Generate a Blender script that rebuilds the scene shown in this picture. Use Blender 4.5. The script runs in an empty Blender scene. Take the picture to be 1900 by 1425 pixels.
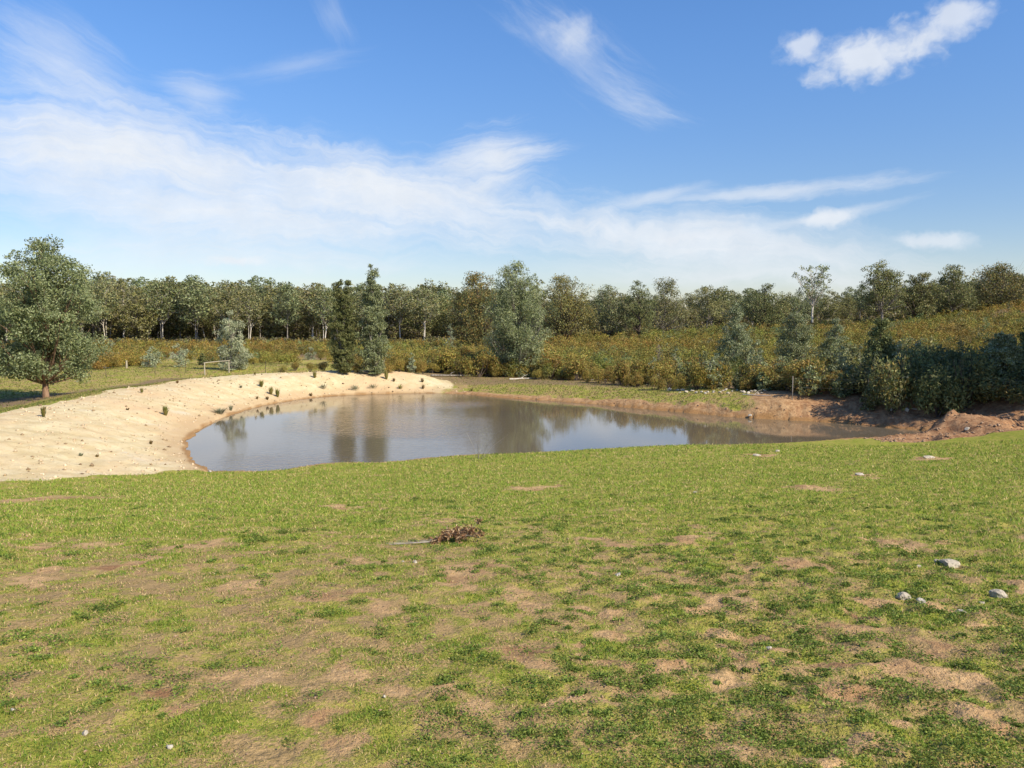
import bpy, math, random
import numpy as np
from mathutils import Vector
R = math.radians
random.seed(7); RNG = np.random.default_rng(7)

# ------------------------------------------------------------------ camera
S = bpy.context.scene
F = 1508.0; CX, CY = 950.0, 712.5; HOR = 600.0
PITCH = math.atan((CY - HOR) / F)
CAMZ = 5.2
cam = bpy.data.cameras.new('camera'); camo = bpy.data.objects.new('camera', cam); S.collection.objects.link(camo)
cam.sensor_width = 36.0; cam.lens = 36.0 * F / 1900.0
cam.clip_start = 0.1; cam.clip_end = 4000
camo.location = (0, 0, CAMZ); camo.rotation_euler = (R(90) - PITCH, 0, 0)
S.camera = camo

# ------------------------------------------------------------------ light
SUN_EL = R(40); SUN_AZ = (0.80, -0.60)            # towards the sun: right and behind the camera
sl = bpy.data.lights.new('sun', 'SUN'); sl.energy = 4.7; sl.angle = R(0.5); sl.color = (1.0, 0.885, 0.70)
so = bpy.data.objects.new('sun', sl); S.collection.objects.link(so)
sd_ = Vector((SUN_AZ[0] * math.cos(SUN_EL), SUN_AZ[1] * math.cos(SUN_EL), math.sin(SUN_EL)))
so.rotation_euler = sd_.to_track_quat('Z', 'Y').to_euler()
S.view_settings.view_transform = 'Standard'; S.view_settings.look = 'None'
S.view_settings.exposure = 0.6; S.view_settings.gamma = 1.0

def pix_dir(px, py):
    x = (px - CX) / F; y = (CY - py) / F
    c, s = math.cos(PITCH), math.sin(PITCH)
    return (x, c * 1.0 + s * y, -s * 1.0 + c * y)     # world dir (x, y forward, z up)
def azel(px, py):
    d = pix_dir(px, py); return (math.degrees(math.atan2(d[0], d[1])), math.degrees(math.atan2(d[2], math.hypot(d[0], d[1]))))

class NT:
    def __init__(s, t): s.t = t; s.n = t.nodes; s.l = t.links; s.n.clear()
    def add(s, typ, ins=None, **kw):
        n = s.n.new(typ)
        for k, v in kw.items(): setattr(n, k, v)
        for k, v in (ins or {}).items(): s.put(n.inputs[k], v)
        return n
    def put(s, sock, v):
        if isinstance(v, bpy.types.NodeSocket): s.l.new(v, sock)
        elif v is not None: sock.default_value = v
    def m(s, op, a, b=None, c=None, clamp=False):
        n = s.n.new('ShaderNodeMath'); n.operation = op; n.use_clamp = clamp
        for i, v in enumerate((a, b, c)):
            if v is not None: s.put(n.inputs[i], v)
        return n.outputs[0]
    def vm(s, op, a, b=None):
        n = s.n.new('ShaderNodeVectorMath'); n.operation = op
        s.put(n.inputs[0], a)
        if b is not None: s.put(n.inputs[1], b)
        return n.outputs[0]
    def noise(s, vec, scale, detail=4, rough=.55, dist=0.0):
        n = s.add('ShaderNodeTexNoise', {'Scale': scale, 'Detail': detail, 'Roughness': rough, 'Distortion': dist})
        if vec is not None: s.l.new(vec, n.inputs['Vector'])
        return n
    def ramp(s, fac, a, b, lo=0.0, hi=1.0):
        n = s.add('ShaderNodeMapRange', {'From Min': a, 'From Max': b, 'To Min': lo, 'To Max': hi}, interpolation_type='SMOOTHSTEP')
        s.l.new(fac, n.inputs['Value']); return n.outputs[0]
    def mix(s, fac, a, b, blend='MIX'):
        n = s.n.new('ShaderNodeMix'); n.data_type = 'RGBA'; n.blend_type = blend
        s.put(n.inputs[0], fac)
        for k, v in ((6, a), (7, b)):
            if isinstance(v, tuple) and len(v) == 3: v = v + (1.0,)
            s.put(n.inputs[k], v)
        return n.outputs[2]

# ------------------------------------------------------------------ sky
W = bpy.data.worlds.new('World'); S.world = W; W.use_nodes = True
g = NT(W.node_tree)
sky = g.add('ShaderNodeTexSky', sky_type='NISHITA', sun_disc=False, sun_elevation=SUN_EL,
            sun_rotation=math.atan2(SUN_AZ[0], SUN_AZ[1]), altitude=300.0, air_density=1.0, dust_density=0.4, ozone_density=1.6)
tc = g.add('ShaderNodeTexCoord'); sep = g.add('ShaderNodeSeparateXYZ', {0: tc.outputs['Generated']})
X, Y, Z = sep.outputs
az = g.m('MULTIPLY', g.m('ARCTAN2', X, Y), 57.2958)
el = g.m('MULTIPLY', g.m('ARCTAN2', Z, g.m('SQRT', g.m('ADD', g.m('MULTIPLY', X, X), g.m('MULTIPLY', Y, Y)))), 57.2958)
AE = g.add('ShaderNodeCombineXYZ', {0: az, 1: el, 2: 0.0}).outputs[0]
wn = g.noise(AE, 0.10, 3, .55)
warp = g.vm('MULTIPLY', g.vm('SUBTRACT', wn.outputs['Color'], (0.5, 0.5, 0.5)), (5.0, 3.6, 0.0))
AEw = g.vm('ADD', AE, warp)
wn2 = g.noise(AE, 0.55, 3, .6)
AEw = g.vm('ADD', AEw, g.vm('MULTIPLY', g.vm('SUBTRACT', wn2.outputs['Color'], (0.5, 0.5, 0.5)), (1.8, 1.4, 0.0)))
dens = None
def streak(p0, p1, wpx, op, soft=0.75, fib=1.1, puff=False, seed=0.0, wf=1.0):
    """an elongated cloud between two directions of the sky; angular coordinates in degrees"""
    global dens
    a0, a1 = azel(*p0), azel(*p1)
    cx, cy = (a0[0] + a1[0]) / 2, (a0[1] + a1[1]) / 2
    dx, dy = a1[0] - a0[0], a1[1] - a0[1]; L = math.hypot(dx, dy); ux, uy = dx / L, dy / L
    Wd = wpx / F * 57.3
    s_ = g.add('ShaderNodeSeparateXYZ', {0: g.vm('SUBTRACT', g.vm('ADD', AE, g.vm('MULTIPLY', g.vm('SUBTRACT', AEw, AE), (wf, wf, 0))) if not puff else g.vm('ADD', AE, g.vm('MULTIPLY', g.vm('SUBTRACT', wn2.outputs['Color'], (.5, .5, .5)), (1.6, 1.2, 0))), (cx, cy, 0))}).outputs
    t = g.m('ADD', g.m('MULTIPLY', s_[0], ux), g.m('MULTIPLY', s_[1], uy))
    c = g.m('SUBTRACT', g.m('MULTIPLY', s_[1], ux), g.m('MULTIPLY', s_[0], uy))
    tt = g.m('DIVIDE', t, L * .62); cc = g.m('DIVIDE', c, Wd)
    r = g.m('SQRT', g.m('ADD', g.m('MULTIPLY', tt, tt), g.m('MULTIPLY', cc, cc)))
    sc = (0.10, 0.75, 1) if not puff else (0.6, 0.8, 1)
    v = g.add('ShaderNodeCombineXYZ', {0: g.m('MULTIPLY', t, sc[0]), 1: g.m('MULTIPLY', c, sc[1]), 2: seed}).outputs[0]
    n = g.noise(v, 1.0, 8, .68 if not puff else .55, 0.5 if not puff else .1).outputs[0]
    r2 = g.m('ADD', r, g.m('MULTIPLY', g.m('SUBTRACT', n, 0.5), fib * 2))
    d = g.ramp(r2, 1.0, 1.0 - soft, 0.0, op)
    dens = d if dens is None else g.m('SUBTRACT', 1.0, g.m('MULTIPLY', g.m('SUBTRACT', 1.0, dens), g.m('SUBTRACT', 1.0, d)))
# the broad veil that crosses the sky from upper left to lower right
streak((-250, 180), (560, 350), 125, .95, 1.1, .6, seed=1)
streak((250, 270), (1120, 425), 95, .95, 1.1, .65, seed=2)
streak((900, 395), (1640, 480), 70, .85, 1.1, .6, seed=3)
streak((-150, 350), (900, 420), 120, .85, 1.2, .6, seed=4)
streak((790, 330), (1040, 280), 80, .85, 1.2, .8, seed=5, wf=0.60)
streak((290, 165), (450, 185), 40, .42, 1.2, 1.0, seed=6, wf=0.40)
streak((-40, 20), (260, 200), 85, .5, 1.2, .8, seed=7, wf=0.50)
streak((400, 150), (680, 95), 26, .22, 1.3, 1.0, seed=8, wf=0.25)
streak((590, -40), (650, 90), 40, .22, 1.3, 1.0, seed=9, wf=0.30)
streak((1180, 378), (1720, 325), 20, .6, 1.0, .7, seed=10, wf=0.45)
streak((1340, 440), (1720, 355), 14, .42, 1.0, .8, seed=11, wf=0.40)
streak((1120, 385), (1330, 345), 16, .5, 1.1, .8, seed=12, wf=0.45)
streak((930, -20), (1200, 200), 70, .30, 1.5, 1.3, seed=13, wf=0.30)
streak((1090, 150), (1270, 225), 44, .36, 1.4, 1.3, seed=14, wf=0.30)
streak((-200, 470), (900, 480), 55, .45, 1.3, .6, seed=15)
streak((900, 500), (1900, 520), 50, .65, 1.3, .5, seed=16)
streak((1150, 430), (1850, 490), 60, .6, 1.3, .7, seed=17)
# the small cumulus, upper right, and the scraps of it
streak((1500, 125), (1740, 75), 50, .8, .75, .7, True, 20.3)
streak((1690, 60), (1840, 10), 44, .7, .8, .75, True, 21.7)
streak((1440, 95), (1530, 75), 32, .65, .8, .75, True, 22.1)
streak((1010, 60), (1110, 70), 42, .5, 1.0, .7, True, 23.3)
streak((1480, 407), (1600, 405), 22, .75, .8, .6, True, 24.3)
streak((360, 482), (500, 484), 14, .7, .8, .6, True, 25.3)
streak((1650, 445), (1820, 448), 19, .6, .8, .6, True, 26.1)
gam = g.add('ShaderNodeGamma', {0: sky.outputs[0], 1: 1.0}).outputs[0]
hs = g.add('ShaderNodeHueSaturation', {'Saturation': 1.27, 'Value': 1.0, 'Color': gam}).outputs[0]
hs = g.mix(1.0, hs, (1.0, 0.945, 1.05), 'MULTIPLY')
hs = g.mix(1.0, hs, g.ramp(el, 2.0, 22.0, .70, 1.0), 'MULTIPLY')
cn = g.noise(AE, .5, 4).outputs[0]
cloudcol = g.mix(cn, (4.4, 4.65, 5.0), (5.5, 5.65, 5.85))
front = g.ramp(Y, 0.05, 0.3)
col = g.mix(g.m('MULTIPLY', dens, front), hs, cloudcol)
bg = g.add('ShaderNodeBackground', {0: col, 1: 0.115})
g.l.new(bg.outputs[0], g.add('ShaderNodeOutputWorld').inputs[0])

# ------------------------------------------------------------------ object helpers
C = S.collection
def tag(o, label=None, cat=None, group=None, kind=None):
    if label: o['label'] = label
    if cat: o['category'] = cat
    if group: o['group'] = group
    if kind: o['kind'] = kind
    return o
def empty(name, loc, rz=0.0):
    o = bpy.data.objects.new(name, None); C.objects.link(o); o.location = loc; o.rotation_euler = (0, 0, rz); o.empty_display_size = .3
    return o
def mesh_np(name, V, Fa, mat, col=None, smooth=False, parent=None, loc=None):
    """V (n,3), Fa (m,k) of one polygon size"""
    me = bpy.data.meshes.new(name); V = np.ascontiguousarray(V, dtype=np.float32); Fa = np.ascontiguousarray(Fa, dtype=np.int32)
    k = Fa.shape[1]
    me.vertices.add(len(V)); me.vertices.foreach_set('co', V.ravel())
    me.loops.add(Fa.size); me.loops.foreach_set('vertex_index', Fa.ravel())
    me.polygons.add(len(Fa)); me.polygons.foreach_set('loop_start', np.arange(0, Fa.size, k, dtype=np.int32))
    me.update(calc_edges=True)
    if smooth: me.polygons.foreach_set('use_smooth', np.ones(len(Fa), dtype=bool))
    if col is not None:
        a = me.color_attributes.new('Col', 'FLOAT_COLOR', 'POINT')
        c4 = np.ones((len(V), 4), np.float32); c4[:, :col.shape[1]] = col; a.data.foreach_set('color', c4.ravel())
    me.materials.append(mat)
    o = bpy.data.objects.new(name, me); C.objects.link(o)
    if parent: o.parent = parent
    if loc is not None: o.location = loc
    return o
def copy_tree(o, loc, rz, sc, label=None, group=None, name=None):
    c = o.copy(); C.objects.link(c); c.location = loc; c.rotation_euler = (0, 0, rz); c.scale = sc
    if label: c['label'] = label
    if group: c['group'] = group
    for ch in list(o.children):
        d = ch.copy(); C.objects.link(d); d.parent = c
    return c

# ------------------------------------------------------------------ noise
def _h(i, j, s):
    n = (i.astype(np.int64) * 374761393 + j.astype(np.int64) * 668265263 + int(s) * 1442695041) & 0xffffffff
    n = ((n ^ (n >> 13)) * 1274126177) & 0xffffffff
    return ((n ^ (n >> 16)) & 0xffff) / 65535.0
def vnoise(x, y, s=0):
    i = np.floor(x); j = np.floor(y); fx = x - i; fy = y - j
    fx = fx * fx * (3 - 2 * fx); fy = fy * fy * (3 - 2 * fy); i = i.astype(np.int64); j = j.astype(np.int64)
    a = _h(i, j, s); b = _h(i + 1, j, s); c = _h(i, j + 1, s); d = _h(i + 1, j + 1, s)
    return (a + (b - a) * fx) + ((c + (d - c) * fx) - (a + (b - a) * fx)) * fy
def fbm(x, y, o=4, s=0, p=.5):
    r = 0; a = 1; t = 0
    for k in range(o):
        r = r + a * vnoise(x * 2 ** k + 17.3 * k, y * 2 ** k + 9.1 * k, s + k); t += a; a *= p
    return r / t - .5
def sstep(x, a, b):
    t = np.clip((x - a) / (b - a), 0, 1); return t * t * (3 - 2 * t)

# ------------------------------------------------------------------ terrain from surveyed points
def P(px, py, z):
    d = pix_dir(px, py); t = (z - CAMZ) / d[2]; return (d[0] * t, d[1] * t, z)
def Q(px, py, D, dz=0.0):
    d = pix_dir(px, py); t = D / d[1]; return (d[0] * t, D, CAMZ + d[2] * t + dz)
shore_px = [(345,830),(348,815),(368,800),(400,783),(440,765),(500,750),(560,740),(620,734),(700,731),(780,729),(860,731),
            (900,735),(960,740),(1040,745),(1100,750),(1200,759),(1300,768),(1370,775),(1450,779),(1530,783),(1600,789),(1690,797),(1750,803),
            (1712,807),(1640,811),(1550,817),(1450,824),(1350,827),(1250,828),(1150,833),(1050,839),(960,843),(880,846),(800,851),(750,857),
            (700,861),(650,860),(580,864),(540,871),(500,876),(430,876),(385,877),(360,860),(347,843)]
SH = np.array([P(a, b, 0.0)[:2] for a, b in shore_px])
crest_px = [(-220,830,1.45),(-100,795,1.5),(0,775,1.5),(80,757,1.5),(170,740,1.5),(240,722,1.5),(350,705,1.5),(430,697,1.5),(510,693,1.5),(600,690,1.5),(690,687,1.5),(760,694,1.2),(810,705,.72),(850,717,.36)]
CR = [P(*c) for c in crest_px]
sandlow_px = [(-250,905,1.1),(-100,897,1.0),(0,890,.95),(100,888,.7),(200,882,.45),(300,878,.2)]
SL = [P(*c) for c in sandlow_px]
pts = [(0,0,3.6),(-8,-2,3.7),(8,-2,3.6),(-20,2,3.7),(20,2,3.6),(0,-15,4.2),(-30,-10,4.2),(30,-10,4.2),
       (0,6,3.02),(5,6,3.0),(-5,6,3.02),(0,14,1.95),(8,14,2.05),(-8,14,1.9),(16,16,2.1),(-17,12,2.4),(-30,14,2.6)]
for i in range(0, len(SH), 1): pts.append((SH[i][0], SH[i][1], 0.06))
pts += CR + SL
for (cx_, cy_, cz_) in CR[:-3]:           # outer toe of the bank
    i = CR.index((cx_, cy_, cz_)); n = CR[i + 1]; p = CR[max(i - 1, 0)]
    tx, ty = n[0] - p[0], n[1] - p[1]; l = math.hypot(tx, ty); pts.append((cx_ - ty / l * 5, cy_ + tx / l * 5, .72))
pts += [P(85,735,.72), P(0,700,.8), P(-150,720,.8), P(200,690,.85), P(300,685,.9), P(420,690,.9), P(560,680,1.0),
        Q(0,645,165,-.5), Q(300,639,180,-.5), Q(600,638,185,-.5), Q(150,655,110,-1), Q(450,652,110,-1.), Q(650,660,100,-1.),
       P(900,712,.5), P(900,700,.75), P(1000,703,.7), P(1100,705,.62), P(1100,730,.4), P(1000,725,.4), P(1200,718,.6), P(1200,745,.35), P(1300,725,.7), P(1300,752,.4), P(1380,735,.75),
        P(1450,735,.85), P(1450,760,.5), P(1530,740,.95), P(1560,742,1.0), P(1560,762,.75), P(1640,740,1.1), P(1700,748,1.1), P(1762,758,1.2),
        P(1660,785,.5), P(1740,781,.55), P(1800,775,.80), P(1850,771,.9), P(1900,768,1.0), P(2000,750,1.6), P(1760,800,.55),
        P(1725,809,.22), P(1800,808,.5), P(1900,806,.85), P(2050,810,1.2), P(1830,790,.35), P(1960,790,.6),
        P(1900,742,1.5), Q(1640,690,55,-1.3), Q(1850,680,55,-1.0), Q(2050,640,60,-1.),
        Q(900,628,150,-1.3), Q(1100,617,140,-1.3), Q(1300,606,140,-1.3), Q(1500,604,140,-1.3), Q(1700,590,140,-1.3), Q(1900,555,145,-1.3), Q(2100,530,145,-1.3),
       Q(1000,655,80,-1.3), Q(1300,655,75,-1.3), Q(1500,655,72,-1.3), Q(1700,645,75,-1.3), Q(1900,615,80,-1.3), Q(2100,600,80,-1),
       (-180,250,1.5),(-80,260,1.2),(0,260,2.0),(70,250,4.4),(120,200,7.5),(130,260,7.5),(220,250,10),(-300,400,2),(0,420,2.5),(300,400,9),(-120,60,1.2),(-120,0,3),(120,40,5),(120,0,5),(0,-120,6),(-120,-120,5),(120,-120,6),
       (90,90,6.0),(-90,90,1.2),(-70,40,1.0),(55,30,2.4),(40,20,2.2)]
PT = np.array(pts)
_, ui = np.unique(np.round(PT[:, :2], 1), axis=0, return_index=True); PT = PT[np.sort(ui)]
def _tps(d2): return np.where(d2 > 1e-9, d2 * np.log(np.maximum(d2, 1e-9)), 0.0)
SC_ = 50.0
def fit():
    A = PT[:, :2] / SC_; n = len(A); d2 = ((A[:, None] - A[None]) ** 2).sum(-1)
    K = _tps(d2) + np.eye(n) * 2e-4; Pm = np.c_[np.ones(n), A]
    M = np.zeros((n + 3, n + 3)); M[:n, :n] = K; M[:n, n:] = Pm; M[n:, :n] = Pm.T
    return np.linalg.solve(M, np.r_[PT[:, 2], 0, 0, 0])
WT = fit()
def seg_dist(x, y, poly, closed):
    d = np.full(x.shape, 1e9); n = len(poly)
    for i in range(n if closed else n - 1):
        ax, ay = poly[i][0], poly[i][1]; bx, by = poly[(i + 1) % n][0], poly[(i + 1) % n][1]
        ex, ey = bx - ax, by - ay; t = np.clip(((x - ax) * ex + (y - ay) * ey) / (ex * ex + ey * ey + 1e-12), 0, 1)
        d = np.minimum(d, (x - ax - t * ex) ** 2 + (y - ay - t * ey) ** 2)
    return np.sqrt(d)
def inside(x, y, poly):
    c = np.zeros(x.shape, bool); n = len(poly)
    for i in range(n):
        ax, ay = poly[i][0], poly[i][1]; bx, by = poly[(i + 1) % n][0], poly[(i + 1) % n][1]
        if ay == by: continue
        c ^= ((ay > y) != (by > y)) & (x < (bx - ax) * (y - ay) / (by - ay) + ax)
    return c
# smooth the shoreline
def chaikin(p, k):
    for _ in range(k):
        q = np.roll(p, -1, 0); p = np.stack([.75 * p + .25 * q, .25 * p + .75 * q], 1).reshape(-1, 2)
    return p
SHS = chaikin(SH, 1)
def sdist(x, y):
    d = seg_dist(x, y, SHS, True); return np.where(inside(x, y, SHS), -d, d)
SANDPOLY = [(c[0] * 1.0, c[1] * 1.0) for c in CR]
_sp = []
for i in range(len(CR)):                    # push the crest line outwards a little
    n = CR[min(i + 1, len(CR) - 1)]; p = CR[max(i - 1, 0)]; tx, ty = n[0] - p[0], n[1] - p[1]; l = math.hypot(tx, ty)
    _sp.append((CR[i][0] - ty / l * .9, CR[i][1] + tx / l * .9))
endp = P(868, 728, .1)
pond_in = [tuple(SH[i]) for i in (10, 8, 6, 4, 2, 0)]
pin = [(a * .9 + (-1) * .1, b * .9 + 45 * .1) for a, b in pond_in]
SANDPOLY = _sp + [(endp[0], endp[1])] + pin + [P(372, 874, 0)[:2]] + [(c[0], c[1]) for c in SL[::-1]] + [(-40, 20)]
def clampf(x, y):
    r = np.hypot(x, y)
    return r
def height(x, y, micro=True):
    x = np.asarray(x, float); y = np.asarray(y, float); sh = x.shape; x = x.ravel(); y = y.ravel()
    h = np.empty(len(x))
    for s in range(0, len(x), 40000):
        xs, ys = x[s:s + 40000], y[s:s + 40000]
        rr = np.hypot(xs, ys); k = np.where(rr > 420, 420 / np.maximum(rr, 1), 1.0)
        a, b = xs * k / SC_, ys * k / SC_
        d2 = (a[:, None] - PT[None, :, 0] / SC_) ** 2 + (b[:, None] - PT[None, :, 1] / SC_) ** 2
        h[s:s + 40000] = _tps(d2) @ WT[:len(PT)] + WT[-3] + WT[-2] * a + WT[-1] * b
    h = np.clip(h, -2, 16)
    r = np.hypot(x, y)
    sd = sdist(x, y) + (.30 * fbm(x * .7, y * .7, 3, 5) * 2 + .22 * fbm(x * 2.6, y * 2.6, 3, 6)) * sstep(r, 5, 30)
    far = sstep(r, 70, 110)
    out = np.maximum(h, .03 + .07 * np.clip(sd, 0, 4))
    # undercut, broken bank along the far and right-hand shore
    cut = sstep(x, -1.0, 3.0) * sstep(y, 36, 39) * (1 - sstep(sd, 5, 9)) * (y < 75)
    out += cut * (.16 + .22 * sstep(x, 8, 16)) * (sstep(sd + .5 * fbm(x * 1.3, y * 1.3, 3, 9), .25, .75)) 
    # gully and torn soil to the right of the pond
    gm = sstep(x, 16, 18.5) * (1 - sstep(x, 34, 40)) * sstep(y, 33.4, 34.6) * (1 - sstep(y, 42, 46))
    rid = np.abs(fbm(x * .42, y * .42 + 3, 3, 21)) * 2
    gm = gm * sstep(sd, .2, 1.4)
    out += gm * (-.12 - 1.1 * np.clip(.22 - rid, 0, 1) + .35 * fbm(x * 1.6, y * 1.6, 4, 33))
    out = np.maximum(out, .04)
    inn = -.04 + np.maximum(sd * .22, -1.4)
    h = np.where(sd > 0, out, inn)
    amp = .05 * sstep(r, 8, 30) + .30 * sstep(r, 80, 140)
    h += amp * fbm(x * .35, y * .35, 4, 50) * 2 * sstep(sd, .2, 2)
    if micro:
        sandm = inside(x, y, SANDPOLY)
        nearm = 1 - sstep(r, 14, 30)
        h += (.055 * fbm(x * 1.7, y * 1.7, 3, 61) + (.030 + .035 * sstep(x / np.maximum(r, 1), -.1, .3)) * fbm(x * 6, y * 6, 3, 62)) * nearm * 1.25
        h += np.where(sandm, (.11 * fbm(x * .9, y * .9, 4, 71) + .10 * fbm(x * 2.6, y * 2.6, 4, 73)) * sstep(sd, .1, 1.2), 0)
        h += np.where(sandm, 0, .05 * fbm(x * 1.2, y * 1.2, 3, 72) * (1 - nearm) * sstep(sd, .1, 1.2))
    return h.reshape(sh)
def hz(x, y): return float(height(np.array([x]), np.array([y]))[0])
def hit(px, py):
    """the point of the ground seen at a pixel"""
    d = np.array(pix_dir(px, py)); d /= np.linalg.norm(d)
    t = np.concatenate([np.linspace(2, 12, 300), np.linspace(12.05, 60, 900), np.linspace(60.2, 260, 900)])
    x, y, z = d[0] * t, d[1] * t, CAMZ + d[2] * t
    b = z < height(x, y)
    i = int(np.argmax(b)) if b.any() else len(t) - 1
    return (x[i], y[i], hz(x[i], y[i]))
def at(px, D):
    x = (px - CX) / F * D * .997; return (x, D, hz(x, D))

# polar sheet: fine in front of the camera, coarse behind
r_ = [.03, .3, .6, .9, 1.2]
while r_[-1] < 2600: r_.append(r_[-1] * (1.0062 if r_[-1] < 130 else 1.03) + .0015)
r_ = np.array(r_)
a_ = np.r_[np.linspace(-48, 48, 760), np.linspace(49.5, 310.5, 140)]; a_ = np.radians(a_)
RR, AA = np.meshgrid(r_, a_, indexing='ij'); gx = RR * np.sin(AA); gy = RR * np.cos(AA)
gh = height(gx, gy)
nr, na = gx.shape
V = np.stack([gx, gy, gh], -1).reshape(-1, 3)
V = np.vstack([V, [[0, 0, hz(0, 0)]]])
ii, jj = np.meshgrid(np.arange(nr - 1), np.arange(na), indexing='ij'); j2 = (jj + 1) % na
Fq = np.stack([ii * na + jj, ii * na + j2, (ii + 1) * na + j2, (ii + 1) * na + jj], -1).reshape(-1, 4)
# masks
def masks(x, y):
    x = np.asarray(x); y = np.asarray(y)
    sd = sdist(x, y); r = np.hypot(x, y)
    inn = inside(x, y, SANDPOLY); ds = seg_dist(x, y, SANDPOLY, True); ss = np.where(inn, ds, -ds)
    sand = sstep(ss + .9 * fbm(x * .8, y * .8, 4, 81), -.15, .25) * np.where(y > 50, 1 - sstep(x + 3 * fbm(x * .8, y * .8, 4, 88), -6.0, -3.4), 1)
    red = sstep(x, -7, -4) * (1 - sstep(sd + 1.0 * fbm(x * .9, y * .9, 4, 83), .35, .9)) * sstep(y, 33, 39)
    gul = sstep(x, 15.2, 17) * sstep(y + .7 * fbm(x, y, 3, 4), 33.6, 34.4) * (1 - sstep(y, 40, 43))
    flat = sstep(x + 1.5 * fbm(x * .5, y * .5, 3, 7), 12.5, 15) * sstep(y, 38, 40) * (1 - sstep(y, 46, 50))
    track = (1 - sstep(np.abs(seg_dist(x, y, [P(-250,760,.72)[:2], P(0,742,.72)[:2], P(85,735,.72)[:2], P(200,718,.75)[:2], P(330,698,.9)[:2]], False)) + 1.5 * fbm(x * .6, y * .6, 3, 8), 1.2, 4.0)) * (1 - sand)
    litter = 2.4 * sstep(y + 2 * fbm(x * .4, y * .4, 3, 12), np.interp(x, [-8, 0, 8, 14], [62, 60, 55, 50]), np.interp(x, [-8, 0, 8, 14], [65, 63, 58, 52])) * sstep(x, -9, -7)
    red = np.clip(np.maximum.reduce([red, gul, flat * .9]), 0, 1) * (1 - sand)
    woods = np.maximum(sstep(y, 98, 125), sstep(x, 12, 16) * sstep(y, 40, 43) * (x < 60))
    return sand, red, np.clip(np.maximum.reduce([track * .8, litter * .3, woods]), 0, 1), sd
# bare patches of the lawn, where the photograph has them: pixel, half width, half height
patch_px = [(960,1128,75,24),(950,1218,85,28),(690,1250,75,24),(610,1345,62,34),(690,1388,45,24),(345,1012,70,14),(865,1062,55,30),(600,1105,52,16),(635,943,60,9),
            (820,968,50,7),(1500,905,60,8),(1600,882,38,6),(860,1330,90,40),(1150,1180,60,24),(1370,1110,65,20),(1560,1165,60,24),(1700,1190,70,22),(1010,905,60,7),(1340,1120,50,16),
            (150,1010,70,10),(90,925,90,9),(230,1290,60,18),(300,1330,60,20),(1150,1010,45,10),(1500,1050,55,14),(1660,1010,55,12),(1440,1290,70,24),(1800,1330,80,26),(1620,1390,80,26),
            (430,1085,60,12),(60,1080,60,12),(1040,1300,60,22),(700,1130,60,18),(780,1285,60,20),(1420,845,45,5),(1730,850,50,5),(480,1270,60,18),(1700,1260,60,20),(1350,1395,70,25)]
PW = []
for a, b, w_, h_ in patch_px:
    p = hit(a, b); q = hit(a + w_, b); s_ = hit(a, b + h_); PW.append((p[0], p[1], abs(q[0] - p[0]), max(abs(s_[1] - p[1]), .05)))
def bare(x, y):
    v = np.zeros(x.shape)
    wx = x + .35 * fbm(x * 1.6, y * 1.6, 4, 90); wy = y + .45 * fbm(x * 1.6 + 5, y * 1.6, 4, 95)
    for (a, b, w_, h_) in PW:
        m = (np.abs(x - a) < w_ * 2.5 + .5) & (np.abs(y - b) < h_ * 2.5 + .5)
        if m.any():
            e = np.sqrt(((wx[m] - a) / w_) ** 2 + ((wy[m] - b) / h_) ** 2) + 2.6 * fbm(x[m] * 3.6 / max(w_ * 2, .6), y[m] * 3.1 / max(w_ * 2, .6), 4, 97); v[m] = np.maximum(v[m], .72 * (1 - sstep(e, .2, 1.25)))
    g_ = .75 * fbm(x * 1.3, y * 1.3, 4, 150) + .9 * fbm(x * 4.2, y * 4.2, 4, 155)
    r = np.hypot(x, y); v = np.maximum(v, .8 * sstep(g_ + .04 * (y < 26) + .12 * sstep(x / np.maximum(r, 1), -.1, .35) * (1 - sstep(r, 5, 9)) - .04, .17, .36) * (1 - .55 * sstep(r, 7, 16)))
    sdn = sdist(x, y); v = np.maximum(v, .9 * (1 - sstep(sdn + .5 * fbm(x * 1.1, y * 1.1, 3, 160), .12, .35)) * (y < 37) * (x < 2))
    return v
def lushness(x, y):
    """0 = dry and thin, 1 = thick green"""
    r = np.hypot(x, y)
    base = .40 + .40 * sstep(r, 6, 15) - .16 * sstep(x / np.maximum(r, 1), .12, .4) * (1 - sstep(r, 5.5, 9)) - .35 * sstep(y, 36, 42) + .10 * sstep(x, -1, 3) * (1 - sstep(r, 8, 14))
    return np.clip(base + .28 * fbm(x * .6, y * .6, 4, 101) + .95 * fbm(x * 2.9, y * 2.9, 4, 105) + .8 * fbm(x * 8, y * 8, 3, 108), 0, 1) * (1 - bare(x, y))
vx, vy = V[:, 0], V[:, 1]
ms, mr, mt, msd = masks(vx, vy)
lush = lushness(vx, vy); br = bare(vx, vy)
ground = None
def gattr(me, name, arr):
    a = me.attributes.new(name, 'FLOAT', 'POINT'); a.data.foreach_set('value', arr.astype(np.float32))

def mat(name): m = bpy.data.materials.new(name); m.use_nodes = True; return m, NT(m.node_tree)
def finish(g, col, rough=.9, bump=None, bstr=.3, bdist=.02, spec=.2, **kw):
    p = g.add('ShaderNodeBsdfPrincipled', {'Roughness': rough, 'Specular IOR Level': spec})
    g.put(p.inputs['Base Color'], col if not (isinstance(col, tuple) and len(col) == 3) else col + (1,))
    if bump is not None:
        b = g.add('ShaderNodeBump', {'Strength': bstr, 'Distance': bdist}); g.l.new(bump, b.inputs['Height']); g.l.new(b.outputs[0], p.inputs['Normal'])
    o = g.add('ShaderNodeOutputMaterial'); g.l.new(p.outputs[0], o.inputs[0]); return p, o

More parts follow.
